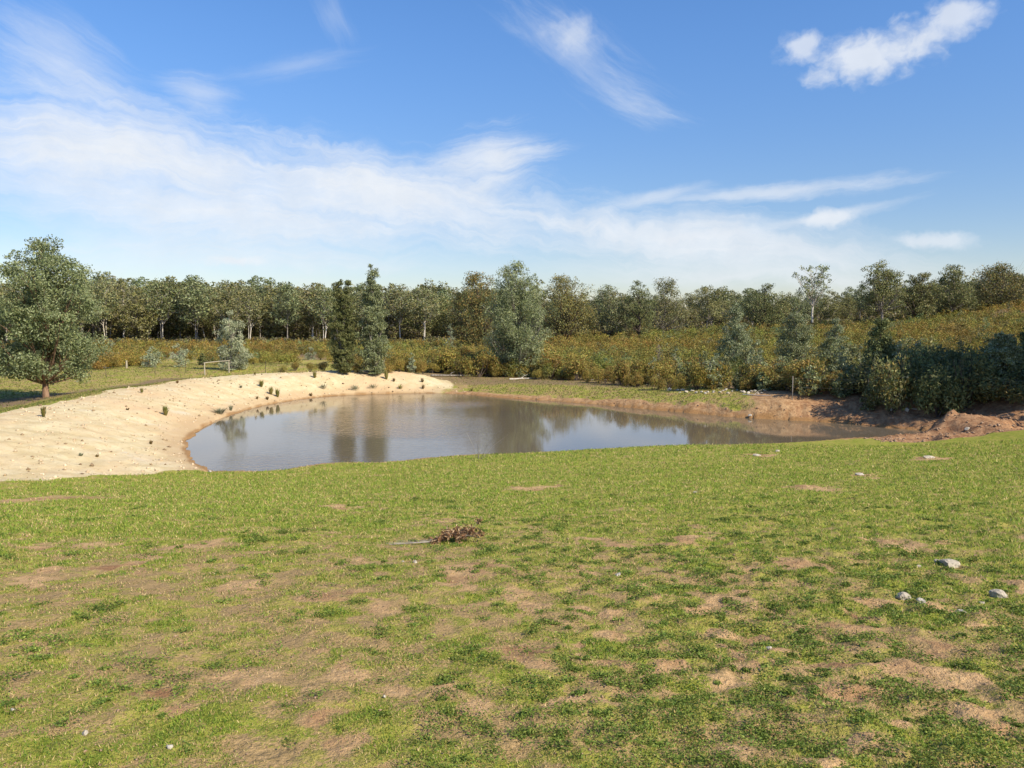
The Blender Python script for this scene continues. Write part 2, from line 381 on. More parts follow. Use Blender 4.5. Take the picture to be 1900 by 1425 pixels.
MG, g = mat('pasture')
geo = g.add('ShaderNodeNewGeometry'); pos = geo.outputs['Position']
at_ = lambda n: g.add('ShaderNodeAttribute', attribute_name=n).outputs['Fac']
sa, re_, tr, lu, ba, wet = at_('sand'), at_('red'), at_('track'), at_('lush'), at_('bare'), at_('wet')
n1 = g.noise(pos, 1.3, 6, .6).outputs[0]; n2 = g.noise(pos, 9.0, 5, .65).outputs[0]; n3 = g.noise(pos, 45.0, 4, .7).outputs[0]; n4 = g.noise(pos, .16, 4, .6).outputs[0]; n5 = g.noise(pos, 3.6, 5, .7).outputs[0]
green = g.mix(g.ramp(n2, .35, .65), (.16, .21, .024), (.28, .30, .045))
green = g.mix(g.ramp(n5, .42, .66), green, (.34, .30, .075))
dry = g.mix(g.ramp(n3, .35, .65), (.42, .29, .14), (.27, .19, .085))
gsum = g.m('ADD', g.m('ADD', lu, g.m('MULTIPLY', g.m('SUBTRACT', n5, .5), 1.5)), g.m('MULTIPLY', g.m('SUBTRACT', n3, .5), 1.3))
turf = g.mix(g.ramp(gsum, .20, .62), dry, green)
soil = g.mix(g.ramp(n3, .3, .7), (.42, .265, .125), (.55, .38, .20))
soil = g.mix(g.ramp(n1, .4, .7), soil, (.27, .15, .075))
barem = g.m('ADD', ba, g.m('ADD', g.m('MULTIPLY', g.m('SUBTRACT', n2, .5), .9), g.m('MULTIPLY', g.m('SUBTRACT', n3, .5), .8)))
turf = g.mix(g.ramp(barem, .35, .75), turf, soil)
tsoil = g.mix(n5, (.15, .105, .06), (.25, .185, .105))
turf = g.mix(g.ramp(g.m('ADD', tr, g.m('SUBTRACT', n5, .5)), .3, .8), turf, tsoil)
redc = g.mix(g.ramp(n5, .3, .7), (.30, .165, .075), (.50, .33, .175))
redc = g.mix(g.ramp(n2, .5, .75), redc, (.15, .085, .05))
sx_ = g.add('ShaderNodeSeparateXYZ', {0: pos}).outputs
redc = g.mix(g.m('MULTIPLY', g.ramp(g.m('ADD', sx_[0], g.m('MULTIPLY', n1, 3.0)), 16.0, 18.5), .75), redc, g.mix(g.ramp(n5, .35, .65), (.20, .10, .055), (.38, .22, .12)))  # redder gully soil, with some of the gully's shade put into its darker colour
turf = g.mix(g.ramp(g.m('ADD', re_, g.m('MULTIPLY', g.m('SUBTRACT', n5, .5), .8)), .35, .6), turf, redc)
sandc = g.mix(g.ramp(n1, .3, .7), (.52, .42, .235), (.65, .565, .36))
sandc = g.mix(g.ramp(g.noise(pos, .5, 6, .7).outputs[0], .55, .75), sandc, (.60, .55, .42))
sandc = g.mix(g.ramp(n4, .45, .7), sandc, (.58, .43, .255))
sandc = g.mix(g.ramp(n2, .56, .72), sandc, (.48, .34, .20))
sandc = g.mix(g.ramp(n3, .60, .75), sandc, (.42, .32, .20))
turf = g.mix(g.ramp(g.m('ADD', sa, g.m('MULTIPLY', g.m('SUBTRACT', n5, .5), .5)), .35, .65), turf, sandc)
turf = g.mix(at_('damp'), turf, (.47, .33, .185))
turf = g.mix(wet, turf, (.27, .15, .06))
hgt = g.m('ADD', g.m('MULTIPLY', n3, .45), g.m('ADD', n2, g.m('MULTIPLY', n5, .8)))
finish(g, turf, .95, hgt, .9, .05, .1)

ground = mesh_np('ground', V, Fq, MG, smooth=True); tag(ground, 'grassy paddock, pale bank and eroded soil around the pond', kind='structure')
c0 = len(V) - 1
for n_, arr in (('damp', ms * .75 * (1 - sstep(msd + 1.6 * fbm(vx * .8, vy * .8, 4, 13), .2, 1.7))), ('sand', ms), ('red', mr), ('track', mt), ('lush', lush), ('bare', br), ('wet', (1 - sstep(msd + .25 * fbm(vx * 1.5, vy * 1.5, 3, 3), .06, .24)) * (.85 - .5 * (1 - sstep(vy, 33, 40)) * (vx > -9)))): gattr(ground.data, n_, arr)
# ------------------------------------------------------------------ water
MW, g = mat('murky_water')
geo = g.add('ShaderNodeNewGeometry'); pos = geo.outputs['Position']
rip = g.noise(g.vm('MULTIPLY', pos, (1.0, 1.6, 1.0)), 2.6, 3, .55, .3).outputs[0]
fine = g.noise(g.vm('MULTIPLY', pos, (1.0, 1.4, 1.0)), 9.0, 2, .5).outputs[0]
m1 = g.ramp(g.noise(g.vm('MULTIPLY', pos, (.05, .09, 1)), 1.0, 3, .5).outputs[0], .40, .62)
sepw = g.add('ShaderNodeSeparateXYZ', {0: pos}).outputs
wx_ = g.ramp(g.m('ABSOLUTE', g.m('ADD', sepw[0], 6.0)), 7.0, 2.5)      # the breeze ruffles the middle left of the pond
rm = g.m('ADD', .05, g.m('MULTIPLY', wx_, g.m('ADD', .35, g.m('MULTIPLY', m1, .9))))
wh = g.m('MULTIPLY', g.m('ADD', rip, g.m('MULTIPLY', fine, .4)), rm)
p, o = finish(g, (.135, .11, .076), .035, wh, 1.0, .020, .5); p.inputs['IOR'].default_value = 1.333
from mathutils.geometry import tessellate_polygon
cen = SHS.mean(0); wp = SHS + (SHS - cen) / np.linalg.norm(SHS - cen, axis=1)[:, None] * .9
me = bpy.data.meshes.new('water'); me.from_pydata([(a, b, 0.0) for a, b in wp], [], [list(range(len(wp)))]); me.materials.append(MW)
wo = bpy.data.objects.new('water', me); C.objects.link(wo); tag(wo, 'muddy farm pond reflecting the sky', kind='structure')
if me.polygons[0].normal.z < 0: me.flip_normals()

# ------------------------------------------------------------------ foliage and bark materials
def leaf_mat(name, transl=.25, var=.12, hue=.012, rough=.55):
    m, g = mat(name)
    a = g.add('ShaderNodeAttribute', attribute_name='Col').outputs['Color']
    oi = g.add('ShaderNodeObjectInfo').outputs['Random']
    hsv = g.add('ShaderNodeHueSaturation', {'Hue': g.m('ADD', .5 - hue, g.m('MULTIPLY', oi, hue * 2)), 'Saturation': 1.0,
                                            'Value': g.m('ADD', 1 - var, g.m('MULTIPLY', g.m('FRACT', g.m('MULTIPLY', oi, 7.13)), var * 2)), 'Color': a}).outputs[0]
    p = g.add('ShaderNodeBsdfPrincipled', {'Base Color': hsv, 'Roughness': rough, 'Specular IOR Level': .18})
    t = g.add('ShaderNodeBsdfTranslucent', {'Color': hsv}); mx = g.add('ShaderNodeMixShader', {0: transl, 1: p.outputs[0], 2: t.outputs[0]})
    g.l.new(mx.outputs[0], g.add('ShaderNodeOutputMaterial').inputs[0]); return m
ML = leaf_mat('gum_leaves'); MS = leaf_mat('shrub_leaves', .25, .16, .012); MGR = leaf_mat('grass_blades', .3, 0, 0, .6)
def bark(name, a, b, sc=6):
    m, g = mat(name); tc = g.add('ShaderNodeTexCoord').outputs['Object']
    n = g.noise(g.vm('MULTIPLY', tc, (1, 1, .25)), sc, 5, .65).outputs[0]; finish(g, g.mix(g.ramp(n, .35, .65), a, b), .9, n, .6, .03); return m
MB_RED = bark('red_brown_bark', (.15, .085, .05), (.29, .19, .125)); MB_GREY = bark('grey_bark', (.13, .115, .10), (.33, .30, .26)); MB_PALE = bark('pale_bark', (.42, .38, .32), (.62, .58, .50))
MB_DARK = bark('dark_bark', (.05, .04, .032), (.13, .10, .08))

def leaves(cent, l, w, cols, droop=.0, rng=RNG, flat=0.0):
    """rhombic leaf clumps, one face each"""
    n = len(cent); a = rng.normal(size=(n, 3)); a[:, 2] = a[:, 2] * (1 - flat) - droop; a /= np.linalg.norm(a, axis=1)[:, None] + 1e-9
    b = np.cross(a, rng.normal(size=(n, 3))); b /= np.linalg.norm(b, axis=1)[:, None] + 1e-9
    l = (l * rng.uniform(.6, 1.35, n))[:, None] / 2; w = (w * rng.uniform(.6, 1.35, n))[:, None] / 2
    V = np.stack([cent - a * l, cent + b * w + a * l * .1, cent + a * l, cent - b * w + a * l * .1], 1).reshape(-1, 3)
    return V, np.arange(4 * n).reshape(-1, 4), np.repeat(cols, 4, 0)
def tube(path, rad, sides=7):
    path = np.array(path, float); n = len(path); V = []; 
    for i in range(n):
        d = path[min(i + 1, n - 1)] - path[max(i - 1, 0)]; d /= np.linalg.norm(d) + 1e-9
        u = np.cross(d, (0, 1, 0) if abs(d[1]) < .9 else (1, 0, 0)); u /= np.linalg.norm(u); v = np.cross(d, u)
        for k in range(sides):
            t = 2 * math.pi * k / sides; V.append(path[i] + rad[i] * (math.cos(t) * u + math.sin(t) * v))
    Fc = [(i * sides + k, i * sides + (k + 1) % sides, (i + 1) * sides + (k + 1) % sides, (i + 1) * sides + k) for i in range(n - 1) for k in range(sides)]
    return np.array(V), np.array(Fc)
class Acc:
    def __init__(s): s.V = []; s.F = []; s.C = []; s.n = 0
    def add(s, V, Fa, Cc=None):
        s.V.append(V); s.F.append(Fa + s.n); s.n += len(V)
        if Cc is not None: s.C.append(Cc)
    def get(s): return np.vstack(s.V), np.vstack(s.F), (np.vstack(s.C) if s.C else None)

def pal(n, cols, rng, j=.12):
    c = np.array(cols)[rng.integers(0, len(cols), n)]; return np.clip(c * (1 + rng.normal(0, j, (n, 1))), .005, 1)
GREYG = [(.225, .26, .125), (.175, .215, .095), (.31, .345, .195), (.13, .16, .065), (.25, .265, .115)]
BLUEG = [(.29, .325, .19), (.37, .40, .26), (.21, .25, .14), (.44, .46, .31)]
OLIVE = [(.20, .20, .07), (.25, .235, .09), (.15, .17, .055), (.29, .26, .12), (.22, .215, .12)]
OLBRN = [(.25, .19, .055), (.29, .21, .06), (.18, .165, .045), (.31, .24, .09)]
DARKG = [(.12, .15, .055), (.17, .195, .075), (.22, .23, .09), (.10, .12, .045)]
YBRN = [(.36, .28, .065), (.33, .275, .06), (.39, .28, .08), (.275, .27, .06), (.36, .215, .055), (.24, .24, .055), (.31, .22, .06)]

def make_tree(name, H, prof, colours, bk, nclump=60, nleaf=160, leaf=(.22, .09), trad=.16, seed=1, droop=.5, clump=.10, base=.12, lean=0.0,
              stems=1, zmin_leaf=None, shell=.5, flatc=.75, limbs=.5, depth=.85, top=None, asym=0.0, lobes=.2):
    """profile: (height fraction, half width in metres). crown of leaf clumps on real limbs"""
    rng = np.random.default_rng(seed); root = empty(name, (0, 0, 0))
    hs_, ws_ = zip(*prof); T = Acc(); L = Acc()
    # clump centres
    cs = []; hh = np.linspace(hs_[0], hs_[-1], 200); ws_ = tuple(w_ * 1.14 for w_ in ws_); ww = np.interp(hh, hs_, ws_) ** .9 + .02; cdf = np.cumsum(ww) / ww.sum()
    nl_ = int((8 + nclump * .05) * min(2.2, max(1.0, .55 * H / (2 * max(ws_)) + .45))); LB = []
    for k in range(nl_):
        h = float(np.interp((k + rng.uniform(.1, .9)) / nl_, cdf, hh)); w = float(np.interp(h, hs_, ws_)); a = k * 2.4 + rng.uniform(-.7, .7)
        rl = max(w * rng.uniform(.42, .75), .10 * max(ws_)); q = max(w - rl, 0) * rng.uniform(.75, 1.15); LB.append((math.cos(a) * q, math.sin(a) * q * depth, h * H, rl))
    for k in range(nclump):
        if rng.uniform() < .72:
            lx, ly, lz, rl = LB[k % nl_]; d = rng.normal(size=3); d /= np.linalg.norm(d); d *= rl * rng.uniform(.3, .95)
            z_ = min(max(lz + d[2] * .8, hs_[0] * H), H * .985)
            cs.append((lx + d[0] + lean * z_ * .1, ly + d[1], z_, H * clump * rng.uniform(.45, 1.1) * (.6 + .4 * min(1, rl / (.5 * max(ws_)))))); continue
        h = float(np.interp((k + rng.uniform()) / nclump, cdf, hh)); w = float(np.interp(h, hs_, ws_))
        a = rng.uniform(0, 6.283); q = (shell + (1 - shell) * math.sqrt(rng.uniform())) if rng.uniform() < .8 else rng.uniform(0, .6)
        cr_ = H * clump * rng.uniform(.65, 1.35) * (.55 + .45 * min(1, w / (max(ws_) + 1e-6)))
        q *= max(0.15, 1 - .55 * cr_ / (w + 1e-6)) if w > cr_ * .5 else .2
        cs.append((math.cos(a) * w * q + lean * h * H * .1 + asym * w, math.sin(a) * w * q * depth, h * H, cr_))
    lean_end = lean * H * .1
    for s in range(stems):
        ang = rng.uniform(0, 6.28); off = 0 if stems == 1 else .35
        n = 7; hgt = H * (.86 if s == 0 else rng.uniform(.55, .8)); wob = rng.normal(0, trad * .8, (n, 2)); wob[0] = 0
        path = [(math.cos(ang) * off * (.3 + i / 3) * (s > 0) + wob[i, 0] + lean_end * i / (n - 1), math.sin(ang) * off * (.3 + i / 3) * (s > 0) + wob[i, 1], hgt * i / (n - 1) - (.15 if i == 0 else 0)) for i in range(n)]
        r0 = trad * (1 if s == 0 else .65); rad = [r0 * (1.25 if i == 0 else (1 - .86 * i / (n - 1))) for i in range(n)]
        T.add(*tube(path, rad, 9)); 
        if s == 0: main = np.array(path)
    for (x, y, z, c) in cs:
        if rng.uniform() > limbs: continue
        z0 = max(base * H * .9, z - math.hypot(x - np.interp(z, main[:, 2], main[:, 0]), y) * rng.uniform(.7, 1.3) - .05 * H); z0 = min(z0, main[-1, 2])
        x0, y0 = np.interp(z0, main[:, 2], main[:, 0]), np.interp(z0, main[:, 2], main[:, 1])
        r0 = trad * (.42 * (1 - z0 / H) + .08); mid = ((x0 + x) / 2 + rng.normal(0, .08) * H * .1, (y0 + y) / 2, z0 + (z - z0) * .42)
        T.add(*tube([(x0, y0, z0), mid, (x, y, z + c * .2)], [r0, r0 * .65, r0 * .2], 5))
        for _ in range(2):
            d = rng.normal(0, 1, 3) * c * .7; T.add(*tube([mid, (mid[0] * .3 + x * .7 + d[0] * .4, mid[1] * .3 + y * .7 + d[1] * .4, mid[2] * .3 + z * .7), (x + d[0], y + d[1], z + abs(d[2]))], [r0 * .4, r0 * .25, r0 * .1], 4))
    for (x, y, z, c) in cs:
        n = max(8, int(nleaf * (c / (H * clump)) ** 2 * rng.uniform(.75, 1.2)))
        d = rng.normal(size=(n, 3)); d /= np.linalg.norm(d, axis=1)[:, None]; rr = rng.uniform(.15, 1, (n, 1)) ** .5
        # sub-clumps give the clump an uneven edge
        sub = rng.normal(size=(6, 3)); sub /= np.linalg.norm(sub, axis=1)[:, None]; k = rng.integers(0, 6, n)
        pos = np.where(rng.uniform(size=(n, 1)) < .6, sub[k] * .72 + d * rr * .5, d * rr * .85)
        p = np.array((x, y, z)) + pos * np.array((c, c, c * flatc)); p[:, 2] = np.maximum(p[:, 2], .12)
        cc = pal(n, colours, rng) * rng.uniform(.82, 1.18)
        L.add(*leaves(p, leaf[0], leaf[1], cc, droop, rng))
    V, Fa, _ = T.get(); mesh_np('trunk', V, Fa, bk, smooth=True, parent=root)
    V, Fa, Cc = L.get(); mesh_np('crown', V, Fa, ML, col=Cc, parent=root)
    return root
def put(root, loc, rz=0.0, sc=1.0):
    root.location = (loc[0], loc[1], loc[2] - .05); root.rotation_euler = (0, 0, rz); root.scale = (sc,) * 3 if not isinstance(sc, tuple) else sc
def pxh(D, py0, py1): return (py0 - py1) / F * D

# ------------------------------------------------------------------ the named trees
# big spreading gum on the left
b = hit(85, 737); D = b[1]; H = pxh(D, 735, 447)
t = make_tree('gum_tree', H, [(.14, 2.0), (.22, 2.9), (.36, 3.1), (.5, 3.1), (.65, 3.0), (.8, 2.7), (.92, 1.9), (1.0, .8)], GREYG, MB_RED, 270, 280, (.18, .07), .17, 11, .45, .085, .10, lean=-.1, limbs=.22, shell=.45, depth=1.0)
put(t, b, 0.3); tag(t, 'big spreading grey-green gum with reddish trunk behind the pale bank, at the left edge', 'tree')
SPEC = [
 # name, px, base py or None, D, top py, profile(px half widths), colours, bark, nclump,nleaf, leaf, trad, seed, label
 ('gum_tree', 636, 692, None, 517, [(.02,18),(.15,21),(.4,21),(.65,22),(.85,20),(1,10)], DARKG, MB_GREY, 130,190,(.22,.08),.14,21,'dark green upright tree behind the bank, left one of the close pair'),
 ('gum_tree', 693, 694, None, 487, [(.0,22),(.15,26),(.4,25),(.6,21),(.75,16),(.88,11),(1,4)], GREYG+BLUEG[:1], MB_GREY, 160,180,(.22,.08),.15,22,'taller pointed grey-green tree, right one of the close pair behind the bank'),
 ('gum_tree', 428, None, 74, 577, [(.0,30),(.2,32),(.4,28),(.65,27),(.85,18),(1,5)], BLUEG, MB_GREY, 60,150,(.26,.09),.10,23,'small blue-green gum standing alone behind the low white post and rail'),
 ('gum_tree', 957, 697, None, 487, [(.0,40),(.15,52),(.35,57),(.55,55),(.75,47),(.9,30),(1,9)], GREYG+BLUEG[:1], MB_GREY, 220,210,(.26,.08),.17,24,'tall silvery gum with drooping foliage beyond the middle of the pond'),
 ('gum_tree', 884, None, 125, 508, [(0.1, 41), (0.3, 48), (0.5, 50), (0.7, 46), (0.88, 34), (1, 17)], OLBRN+DARKG, MB_DARK, 110,140,(0.38,0.17),0.23,25,'dark olive round tree just left of the tall silvery gum'),
 ('gum_tree', 1052, None, 136, 513, [(0.1, 43), (0.3, 53), (0.5, 55), (0.7, 50), (0.88, 38), (1, 22)], OLBRN+OLIVE, MB_DARK, 120,140,(0.38,0.17),0.26,26,'broad brownish-olive dome-shaped tree right of the tall silvery gum'),
 ('gum_tree', 1000, None, 142, 520, [(.2,18),(.5,22),(.8,20),(1,8)], OLIVE, MB_GREY, 40,100,(0.40,0.18),0.16,27,'slim olive tree peeping between the silvery gum and the brownish dome-shaped tree'),
 ('gum_tree', 1130, None, 137, 530, [(0.12, 31), (0.4, 41), (0.7, 36), (0.9, 19), (1, 7)], GREYG+OLIVE, MB_GREY, 60,110,(0.38,0.16),0.18,28,'grey-green tree between the brownish dome-shaped tree and the double-headed tree'),
 ('gum_tree', 1185, None, 134, 522, [(0.12, 29), (0.4, 32), (0.7, 30), (0.9, 18), (1, 6)], DARKG+GREYG[:2], MB_DARK, 55,110,(0.38,0.16),0.20,29,'dark left half of the twin-headed trees above the shrub slope'),
 ('gum_tree', 1232, None, 138, 517, [(0.12, 38), (0.4, 46), (0.7, 41), (0.88, 26), (1, 11)], OLIVE+GREYG[:2], MB_GREY, 75,110,(0.38,0.16),0.22,30,'rounded olive right half of the twin-headed trees above the shrub slope'),
 ('gum_tree', 1312, None, 150, 533, [(.3,22),(.6,34),(.85,30),(1,12)], OLIVE, MB_GREY, 50,100,(0.43,0.18),0.17,31,'flat-topped olive tree with thin crown on the skyline, left of the grey saplings'),
 ('gum_tree', 1362, 703, None, 562, [(.0,28),(.2,36),(.45,32),(.7,24),(.9,14),(1,4)], GREYG+BLUEG, MB_GREY, 127,162,(.20,.075),.09,32,'bushy silver-green sapling at the left end of the dark thicket'),
 ('gum_tree', 1420, None, 142, 528, [(.15,32),(.4,38),(.7,34),(.9,18),(1,8)], OLIVE+DARKG, MB_DARK, 70,110,(0.40,0.18),0.20,33,'dark olive tree on the skyline left of the bare pale-limbed gum'),
 ('gum_tree', 1475, 700, None, 548, [(.0,30),(.2,36),(.45,34),(.7,26),(.88,14),(1,4)], GREYG+BLUEG[:2], MB_GREY, 136,162,(.20,.075),.09,34,'tall leafy green sapling in the thicket below the bare pale-limbed gum'),
 ('gum_tree', 1548, 700, None, 590, [(.0,26),(.25,32),(.5,26),(.8,16),(1,4)], BLUEG+GREYG, MB_GREY, 102,150,(.19,.07),.07,35,'pale green sapling standing among yellow-brown shrubs, right of the tall leafy one'),
 ('gum_tree', 1630, 722, None, 577, [(.0,40),(.25,34),(.5,24),(.75,16),(1,3)], DARKG+GREYG[:1], MB_DARK, 119,162,(.19,.07),.09,36,'dark pointed sapling rising out of the shaded thicket'),
 ('gum_tree', 1632, None, 142, 488, [(.30,40),(.45,46),(.65,42),(.85,30),(1,14)], DARKG+OLIVE, MB_GREY, 85,120,(0.45,0.21),0.29,37,'large dark dome-shaped tree with bare lower trunk on the hill crest'),
 ('gum_tree', 1705, None, 146, 503, [(.15,32),(.4,38),(.7,34),(.9,20),(1,9)], DARKG+OLIVE, MB_DARK, 70,120,(0.45,0.21),0.22,38,'dark rounded tree right next to the largest hill-crest tree'),
 ('gum_tree', 1765, None, 149, 494, [(.15,36),(.4,44),(.7,38),(.9,22),(1,10)], OLIVE+DARKG, MB_GREY, 80,120,(0.45,0.21),0.23,39,'mottled olive dome-shaped tree on the hill crest, second from the right edge'),
 ('gum_tree', 1850, None, 151, 492, [(.15,46),(.4,56),(.7,48),(.9,26),(1,10)], OLBRN+DARKG+OLIVE, MB_GREY, 100,120,(0.47,0.22),0.25,40,'wide olive-brown tree on the hill crest near the right edge'),
 ('gum_tree', 1912, 690, None, 575, [(.0,24),(.3,26),(.6,22),(.85,14),(1,5)], DARKG, MB_DARK, 60,130,(.2,.08),.09,41,'dark tree cut off by the right edge above the shaded thicket'),
 ('gum_tree', 1860, 728, None, 614, [(.15,24),(.4,34),(.65,30),(.85,18),(1,5)], GREYG+BLUEG, MB_GREY, 127,175,(.19,.07),.08,42,'bright green sapling leaning at the right end of the shaded thicket'),
]
for (nm, px, py, D, top, prof, cols, bk, nc, nl, lf, tr_, sd0, lab) in SPEC:
    b = hit(px, py) if py else at(px, D); D = b[1]
    zt = Q(px, top, D)[2]; H = zt - b[2]
    pr = [(h, w / F * D) for h, w in prof]
    t = make_tree(nm, H, pr, cols, bk, int(nc * 1.7), int(nl * .85), (lf[0] * .75, lf[1] * .7), tr_, sd0, .5, max(.05, .30 * max(w for _, w in pr) / H), pr[0][0], limbs=.4, shell=.35, depth=.9)
    put(t, b); tag(t, lab, 'sapling' if 'sapling' in lab else 'tree')
# the bare pale-limbed gum
b = at(1506, 150); H = Q(1506, 493, 150)[2] - b[2]
t = make_tree('gum_tree', H, [(.5, 1.5), (.66, 3.6), (.82, 4.2), (.93, 3.2), (1, 1.4)], GREYG, MB_PALE, 46, 60, (.42, .17), .24, 51, .4, .09, .4, limbs=1.0, shell=.4)
put(t, b); tag(t, 'thin-crowned gum with bare pale limbs standing above the skyline', 'tree')

# small saplings and bushes with a place of their own: px, base py, top py, half width px, palette, label
def bushy(name, px, py, top, hw, cols, seed, lab, cat, leaf=(.16, .06), nc=26, nl=90, bk=MB_GREY):
    b = hit(px, py); H = pxh(b[1], py, top); w = hw / F * b[1]
    rs = random.Random(seed); t = make_tree(name, H, [(.02, w * rs.uniform(.5, .9)), (.3, w), (.6, w * rs.uniform(.6, .95)), (.85, w * rs.uniform(.3, .6)), (1, w * .15)], cols, bk, int(nc * 1.8), int(nl * .6), leaf, .03, seed, .3, max(.07, .3 * w / H), .05, limbs=.5, shell=.3)
    put(t, b); tag(t, lab, cat); return t
for i, a in enumerate([
  (205, 681, 628, 22, BLUEG, 'blue-grey bush beside the right side of the big spreading gum'),
  (180, 684, 640, 16, GREYG, 'dull grey bush under the right edge of the big spreading gum'),
  (283, 682, 645, 20, BLUEG, 'low blue-green bush, left one of the two rounded ones at the field edge'),
  (332, 681, 637, 22, BLUEG, 'taller blue-green bush, right one of the two rounded ones at the field edge'),
  (374, 678, 652, 10, DARKG, 'small dark round bush just left of the low white rail'),
  (443, 681, 655, 22, BLUEG, 'low pale bush at the foot of the lone small blue-green gum'),
  (764, 692, 655, 8, BLUEG, 'tiny blue-green sapling behind the right end of the bank'),
  (836, 655, 600, 11, BLUEG, 'slender blue-green sapling among the shrubs left of the dark olive tree'),
  (575, 668, 640, 12, BLUEG, 'little grey-green bush on the open grass left of the close pair of trees'),
  (1213, 716, 662, 14, BLUEG, 'small silvery sapling in front of the shrub slope, below the purple twiggy bush'),
  (1322, 722, 652, 22, BLUEG + GREYG, 'untidy silvery sapling at the edge of the far bank above the pale stones'),
  (1415, 725, 690, 20, GREYG, 'low leafy bush at the near edge of the thicket, left of the bare soil'),
  (1500, 735, 678, 30, GREYG, 'rounded grey-leaved bush at the near edge of the thicket'),
  (1560, 738, 690, 24, GREYG, 'leafy bush at the near edge of the thicket above the tan soil'),
  (1612, 762, 712, 18, OLIVE + GREYG, 'scruffy green bush growing out of the broken red bank'),
  (1712, 756, 700, 18, GREYG + BLUEG, 'pale-leaved low bush in the shade, left of the fence post'),
  (1820, 742, 700, 20, GREYG, 'pale-leaved low bush in the shade, right of the fence post'),
  (1885, 740, 705, 18, OLIVE + GREYG, 'low shaded bush at the right edge above the torn bank')]):
    bushy('sapling' if 'sapling' in a[5] else 'bush', *a[:5], 200 + i, a[5], 'sapling' if 'sapling' in a[5] else 'bush')
bushy('twiggy_bush', 1222, 700, 628, 12, [(.20, .15, .15), (.25, .2, .19), (.16, .12, .11)], 230, 'purple-grey leafless twiggy bush on the shrub slope', 'bush', (.12, .02), 26, 60)

# ------------------------------------------------------------------ trees out of frame on the right: their shade falls on the thicket
for i, (x, y, H, w) in enumerate([(31.5, 37.5, 12, 3.6), (36, 41, 13, 4.0), (40.5, 45, 13.5, 4.2), (37, 35.5, 13, 4.0), (42, 39, 14, 4.2), (46, 43.5, 14, 4.2), (45, 50, 14, 4.4), (31.4, 35, 12.5, 3.5), (33, 36.5, 13, 3.6), (36, 33.8, 11.5, 3.6), (39, 48, 14, 4.2)]):
    if i == 0: SH0 = make_tree('gum_tree', 10, [(.12, 2.6), (.3, 3.6), (.6, 3.7), (.85, 2.6), (1, .9)], GREYG, MB_GREY, 150, 150, (.38, .16), .25, 60, .4, .11, .12, limbs=.3, shell=.2); t = SH0
    else: t = copy_tree(SH0, (0, 0, 0), 0, (1, 1, 1))
    put(t, (x, y, hz(x, y)), i * 1.3, (w / 3.6, w / 3.6, H / 10)); tag(t, 'spreading gum by the gully, beyond the right side of the view', 'tree', 'gums shading the gully from the right')

# ------------------------------------------------------------------ wood behind: individual trees
protos = []
for k, (cols, bk, H) in enumerate([(OLIVE, MB_PALE, 10), (GREYG, MB_GREY, 10.5), (OLIVE + DARKG[1:], MB_GREY, 9.5), (GREYG + OLIVE, MB_PALE, 11), (OLBRN[2:3] + OLIVE, MB_DARK, 9), (OLIVE + GREYG[:1], MB_PALE, 10)]):
    rg = np.random.default_rng(300 + k); lo = (.30, .38, .22, .42, .16, .35)[k]; w = (3.0, 2.6, 3.3, 2.9, 3.2, 2.7)[k]
    protos.append(make_tree('gum_tree', H, [(lo, w * .5), (lo + .15, w * .9), (.65, w), (.85, w * .8), (1, w * .3)], cols, bk, 64, 68, (.40, .17), .10, 300 + k, .3, .12, .3, limbs=.45, shell=.35, stems=1 + (k % 2)))
ZONES = [ # px range, depth range, skyline py (list of px,py), count, label, group
 ((150, 600), (183, 262), [(150,515),(210,505),(250,522),(300,507),(350,514),(420,518),(500,520),(570,527),(600,530)], 84, 'slender olive-grey gum in the dense wood left of the close pair of trees', 'wood beyond the left field'),
 ((-60, 160), (150, 230), [(-60,520),(160,525)], 24, 'gum in the wood partly hidden by the big spreading gum', 'wood behind the big left gum'),
 ((600, 900), (187, 262), [(600,532),(720,530),(760,530),(800,525),(860,535),(900,530)], 58, 'pale-trunked gum in the wood between the close pair and the tall silvery gum', 'wood behind the middle shrubs'),
 ((900, 1420), (165, 240), [(900,530),(1080,540),(1150,540),(1290,545),(1340,536),(1420,535)], 74, 'olive gum in the wood along the top of the shrub slope', 'wood above the shrub slope'),
 ((1400, 1960), (152, 205), [(1400,535),(1560,535),(1660,522),(1800,510),(1960,502)], 58, 'olive gum in the wood on the right-hand hill crest', 'wood on the hill crest'),
]
used = [False] * len(protos); rg = np.random.default_rng(99)
for (xr, dr, skl, cnt, lab, grp) in ZONES:
    sx, sy = zip(*skl)
    for i in range(cnt):
        px = xr[0] + (xr[1] - xr[0]) * ((i * .61803) % 1.0) + rg.uniform(-6, 6); D = dr[0] + (dr[1] - dr[0]) * (i / cnt) ** .9 + rg.uniform(-2, 2)
        b = at(px, D); top = np.interp(px, sx, sy) + (rg.uniform(-4, 9) if i % 4 == 0 else rg.uniform(5, 30)); H = Q(px, top, D)[2] - b[2]; H = min(max(H, 6), 19)
        k = int(rg.integers(0, len(protos))); pr = protos[k]; h0 = (10, 10.5, 9.5, 11, 9, 10)[k]; s = H / h0; w = rg.uniform(1.0, 1.4)
        if not used[k]: t = pr; used[k] = True
        else: t = copy_tree(pr, (0, 0, 0), 0, (1, 1, 1))
        put(t, b, rg.uniform(0, 6.28), (s * w, s * w, s)); tag(t, lab, 'tree', grp)

